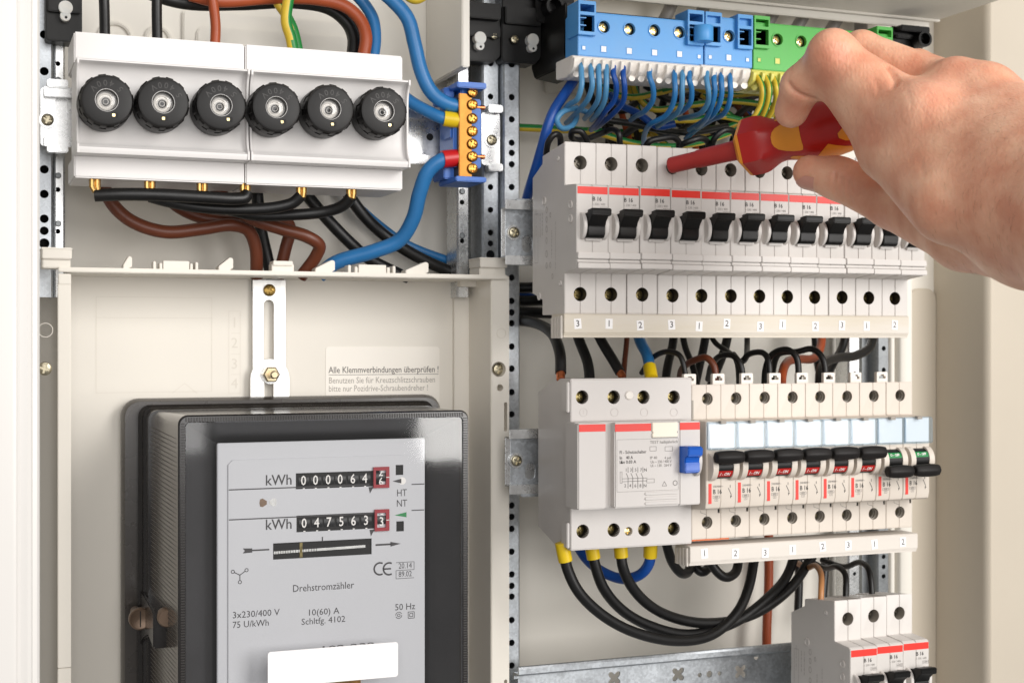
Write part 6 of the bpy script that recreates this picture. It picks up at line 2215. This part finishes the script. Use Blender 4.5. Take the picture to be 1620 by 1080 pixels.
    for ci, ca in enumerate(corners):
        for cb in corners[ci + 1:]:
            df = [abs(ca[q] - cb[q]) for q in range(3)]
            if sum(df) != 1:
                continue
            fa = Fd[ca[0]:ca[0] + n0, ca[1]:ca[1] + n1, ca[2]:ca[2] + n2]
            fb = Fd[cb[0]:cb[0] + n0, cb[1]:cb[1] + n1, cb[2]:cb[2] + n2]
            cr = (fa < 0) != (fb < 0)
            t = np.where(cr, fa / np.where(fa - fb == 0, 1, fa - fb), 0)
            cnt += cr
            for q in range(3):
                acc[..., q] += np.where(cr, ca[q] + t * (cb[q] - ca[q]), 0)
    act = cnt > 0
    idx = -np.ones((n0, n1, n2), np.int64)
    ii = np.argwhere(act)
    idx[act] = np.arange(len(ii))
    vs = (ii + acc[act] / cnt[act][:, None]) * h + lo
    faces = []
    for ax in range(3):
        sl0 = [slice(None)] * 3
        sl1 = [slice(None)] * 3
        sl0[ax] = slice(0, -1)
        sl1[ax] = slice(1, None)
        ch = S[tuple(sl0)] != S[tuple(sl1)]
        e = np.argwhere(ch)
        o1, o2 = [q for q in range(3) if q != ax]
        e = e[(e[:, o1] > 0) & (e[:, o2] > 0) & (e[:, o1] < (n0, n1, n2)[o1]) & (e[:, o2] < (n0, n1, n2)[o2]) & (e[:, ax] < (n0, n1, n2)[ax])]
        q = []
        for d1, d2 in ((0, 0), (1, 0), (1, 1), (0, 1)):
            w = e.copy()
            w[:, o1] -= d1
            w[:, o2] -= d2
            q.append(idx[w[:, 0], w[:, 1], w[:, 2]])
        q = np.stack(q, 1)
        faces.append(q[(q >= 0).all(1)])
    return vs, np.concatenate(faces)


hv, hf = sdf_hand()
hand_me = bpy.data.meshes.new('hand')
horg = np.array(P(1620, 300, 460))
hand_me.from_pydata(((hv - horg) * MM).tolist(), [], hf.tolist())
bm = bmesh.new()
bm.from_mesh(hand_me)
bmesh.ops.recalc_face_normals(bm, faces=bm.faces)
for _ in range(3):
    bmesh.ops.smooth_vert(bm, verts=bm.verts, factor=0.5, use_axis_x=True, use_axis_y=True, use_axis_z=True)
from mathutils.bvhtree import BVHTree
bm.normal_update()
tree = BVHTree.FromBMesh(bm)
co = np.array([v.co for v in bm.verts])
no = np.array([v.normal for v in bm.verts])
disp = np.zeros(len(co))
ORV = Vector(horg) * MM


def on_skin(px, py):
    """where a photo point lies on the skin, in the hand's own space"""
    d = P(px, py, 500.0).normalized()
    hit = tree.ray_cast(-ORV, d)
    return None if hit[0] is None else np.array(hit[0])


def crease(pts, width, depth):
    """a fold pressed into the skin along a line"""
    w = [on_skin(*q) for q in pts]
    w = [q for q in w if q is not None]
    best = np.full(len(co), 1.0)
    for p0, p1 in zip(w, w[1:]):
        if np.linalg.norm(p1 - p0) > 0.03:
            continue
        ba = p1 - p0
        t = np.clip(((co - p0) @ ba) / max(1e-12, float(ba @ ba)), 0, 1)
        best = np.minimum(best, np.linalg.norm(co - p0 - t[:, None] * ba, axis=1))
    global disp
    disp = disp - depth * MM * np.exp(-(best / (width * MM)) ** 2)


crease([(1247, 133), (1256, 144), (1270, 152), (1288, 157)], 1.2, 1.9)
crease([(1404, 104), (1412, 114), (1416, 124), (1414, 136)], 1.5, 2.0)
crease([(1322, 276), (1320, 292), (1324, 308)], 1.0, 0.8)
crease([(1331, 282), (1330, 298), (1334, 314)], 1.1, 1.0)
crease([(1342, 288), (1343, 304), (1347, 322)], 1.0, 0.75)
crease([(1296, 80), (1312, 74), (1330, 76)], 1.2, 0.35)
crease([(1300, 92), (1318, 86), (1336, 88)], 1.2, 0.35)
rnd = random.Random(3)
for q in range(34):
    x, y = rnd.uniform(1345, 1470), rnd.uniform(115, 260)
    l = rnd.uniform(10, 26)
    crease([(x, y), (x + l * 0.28, y + l * 0.55), (x + l * 0.35, y + l)], 0.85, rnd.uniform(0.07, 0.2))
for q in range(18):
    x, y = rnd.uniform(1480, 1600), rnd.uniform(110, 300)
    l = rnd.uniform(14, 34)
    crease([(x, y), (x + l * 0.5, y + l * 0.5), (x + l * 0.8, y + l)], 1.2, rnd.uniform(0.03, 0.09))
co2 = co + no * disp[:, None]
for v, q in zip(bm.verts, co2):
    v.co = q
# flushed skin over the knuckles
red = np.zeros(len(co))
for (x, y, r, a_) in ((1318, 78, 13, 0.8), (1478, 140, 16, 1.0), (1430, 180, 12, 0.6), (1520, 118, 12, 0.7), (1400, 160, 14, 0.35), (1285, 262, 10, 0.6), (1250, 180, 12, 0.5), (1340, 300, 16, 0.5)):
    p_ = on_skin(x, y)
    if p_ is not None:
        red = np.maximum(red, a_ * np.exp(-(np.linalg.norm(co - p_, axis=1) / (r * MM)) ** 2))
nail_at = [on_skin(x, y) for x, y in ((1268, 282), (1290, 290))]
bm.to_mesh(hand_me)
bm.free()
hand_me.polygons.foreach_set('use_smooth', [True] * len(hand_me.polygons))
at = hand_me.attributes.new('flush', 'FLOAT', 'POINT')
at.data.foreach_set('value', red.astype(np.float32))


def skin_material():
    m = bpy.data.materials.new('skin')
    m.use_nodes = True
    nt = m.node_tree
    b = nt.nodes['Principled BSDF']
    tc = nt.nodes.new('ShaderNodeTexCoord')
    n = nt.nodes.new('ShaderNodeTexNoise')
    n.inputs['Scale'].default_value = 55
    n.inputs['Detail'].default_value = 4
    nt.links.new(tc.outputs['Object'], n.inputs['Vector'])
    r = nt.nodes.new('ShaderNodeValToRGB')
    e = r.color_ramp.elements
    e[0].position, e[0].color = 0.32, lin((214, 147, 117))
    e[1].position, e[1].color = 0.72, lin((240, 192, 160))
    q = e.new(0.52)
    q.color = lin((228, 171, 140))
    nt.links.new(n.outputs[0], r.inputs[0])
    # fine freckles and pores
    v = nt.nodes.new('ShaderNodeTexNoise')
    v.inputs['Scale'].default_value = 700
    v.inputs['Detail'].default_value = 2
    nt.links.new(tc.outputs['Object'], v.inputs['Vector'])
    r2 = nt.nodes.new('ShaderNodeValToRGB')
    r2.color_ramp.elements[0].position = 0.30
    r2.color_ramp.elements[0].color = (0.78, 0.66, 0.60, 1)
    r2.color_ramp.elements[1].position = 0.42
    r2.color_ramp.elements[1].color = (1, 1, 1, 1)
    nt.links.new(v.outputs[0], r2.inputs[0])
    mx = nt.nodes.new('ShaderNodeMix')
    mx.data_type = 'RGBA'
    mx.blend_type = 'MULTIPLY'
    mx.inputs[0].default_value = 0.16
    nt.links.new(r.outputs[0], mx.inputs[6])
    nt.links.new(r2.outputs[0], mx.inputs[7])
    fl = nt.nodes.new('ShaderNodeAttribute')
    fl.attribute_name = 'flush'
    mf = nt.nodes.new('ShaderNodeMath')
    mf.operation = 'MULTIPLY'
    mf.inputs[1].default_value = 0.32
    nt.links.new(fl.outputs['Fac'], mf.inputs[0])
    m3 = nt.nodes.new('ShaderNodeMix')
    m3.data_type = 'RGBA'
    nt.links.new(mf.outputs[0], m3.inputs[0])
    nt.links.new(mx.outputs[2], m3.inputs[6])
    m3.inputs[7].default_value = lin((206, 118, 98))
    nt.links.new(m3.outputs[2], b.inputs['Base Color'])
    b.inputs['Roughness'].default_value = 0.44
    b.inputs['Subsurface Weight'].default_value = 0.25
    b.inputs['Subsurface Radius'].default_value = (1.0, 0.35, 0.2)
    b.inputs['Subsurface Scale'].default_value = 0.003
    # skin lines: stretched cells plus pores
    mp = nt.nodes.new('ShaderNodeMapping')
    mp.inputs['Rotation'].default_value = (0.3, 0.6, 0.2)
    mp.inputs['Scale'].default_value = (1.0, 0.6, 0.45)
    nt.links.new(tc.outputs['Object'], mp.inputs[0])
    vo = nt.nodes.new('ShaderNodeTexVoronoi')
    vo.feature = 'DISTANCE_TO_EDGE'
    vo.inputs['Scale'].default_value = 620
    nt.links.new(mp.outputs[0], vo.inputs['Vector'])
    n3 = nt.nodes.new('ShaderNodeTexNoise')
    n3.inputs['Scale'].default_value = 210
    n3.inputs['Detail'].default_value = 6
    n3.inputs['Distortion'].default_value = 0.6
    nt.links.new(mp.outputs[0], n3.inputs['Vector'])
    ad = nt.nodes.new('ShaderNodeMath')
    ad.operation = 'MULTIPLY_ADD'
    ad.inputs[1].default_value = 0.7
    nt.links.new(vo.outputs['Distance'], ad.inputs[0])
    nt.links.new(n3.outputs[0], ad.inputs[2])
    bp = nt.nodes.new('ShaderNodeBump')
    bp.inputs['Strength'].default_value = 0.6
    bp.inputs['Distance'].default_value = 0.0005
    nt.links.new(ad.outputs[0], bp.inputs['Height'])
    nt.links.new(bp.outputs[0], b.inputs['Normal'])
    return m


M['skin'] = skin_material()
person = bpy.data.objects.new('hand', hand_me)
scene.collection.objects.link(person)
person.location = Vector(horg) * MM
hand_me.materials.append(M['skin'])
ORG[person.name] = tuple(horg)
tag(person, 'bare right hand and wrist reaching in from the right, gripping the screwdriver', 'hand')

# thumb nail: a thin curved plate lying on the thumb's end
ta, tb = Vector(hp(1281, 272, 590)), Vector(hp(1325, 282, 580))
td = (tb - ta).normalized()
tv = (-ta.normalized())
tv = (tv - td * tv.dot(td)).normalized()
tw = td.cross(tv)
if tw.z < 0:
    tw = -tw
vs, fs = [], []
ni, nj = 12, 10
for i in range(ni + 1):
    s_ = -4.0 + 14.5 * i / ni
    edge = math.sin(math.pi * min(1, (i + 0.6) / (ni * 0.45)) / 2) if i < ni * 0.45 else (1 if i < ni * 0.8 else 1 - 0.25 * ((i - ni * 0.8) / (ni * 0.2)) ** 2)
    for j in range(nj + 1):
        ang_ = math.radians(-54 + 40 * edge * (2 * j / nj - 1))
        rad = 8.2 + 1.6 * max(0, s_) / 45 + 0.55
        if s_ < 0:
            rad = math.sqrt(max(0.1, 8.75 ** 2 - s_ ** 2 * 0.9))
        vs.append(tuple(ta + td * s_ + (tv * math.cos(ang_) + tw * math.sin(ang_)) * rad))
for i in range(ni):
    for j in range(nj):
        k = i * (nj + 1) + j
        fs.append((k, k + 1, k + nj + 2, k + nj + 1))
M['nail'] = material('nail', (206, 146, 128), 0.3, var=0.04, scale=200, coat=0.3)
MB().add(vs, fs).build('thumb_nail', 'nail', person, tuple(horg), ang=60)

# fine hair on the wrist and the back of the hand
hr_ = MB()
rnd = random.Random(11)
for q in range(230):
    x, y = rnd.uniform(1440, 1640), rnd.uniform(150, 440)
    if rnd.random() > 0.15 + 0.85 * min(1, max(0, (x - 1440) / 130)) * (0.35 + 0.65 * min(1, max(0, (y - 200) / 140))):
        continue
    d = P(x, y, 500.0).normalized()
    hit = tree.ray_cast(-ORV, d)
    if hit[0] is None:
        continue
    o_, nrm = (hit[0] + ORV) / MM, hit[1]
    tdir = Vector((0.55 + rnd.uniform(-0.3, 0.3), 0, -0.85 + rnd.uniform(-0.3, 0.3)))
    tdir = (tdir - nrm * tdir.dot(nrm)).normalized()
    l = rnd.uniform(2.0, 4.5)
    hr_.tube([o_ - nrm * 0.1, o_ + tdir * l * 0.5 + nrm * 0.45, o_ + tdir * l + nrm * 0.35], [0.045, 0.035, 0.015], 3, cap=False)
M['hair'] = material('arm_hair', (150, 106, 78), 0.5, var=0.1)
hair = hr_.build('arm_hair', 'hair', person, tuple(horg))
hair['kind'] = 'stuff'
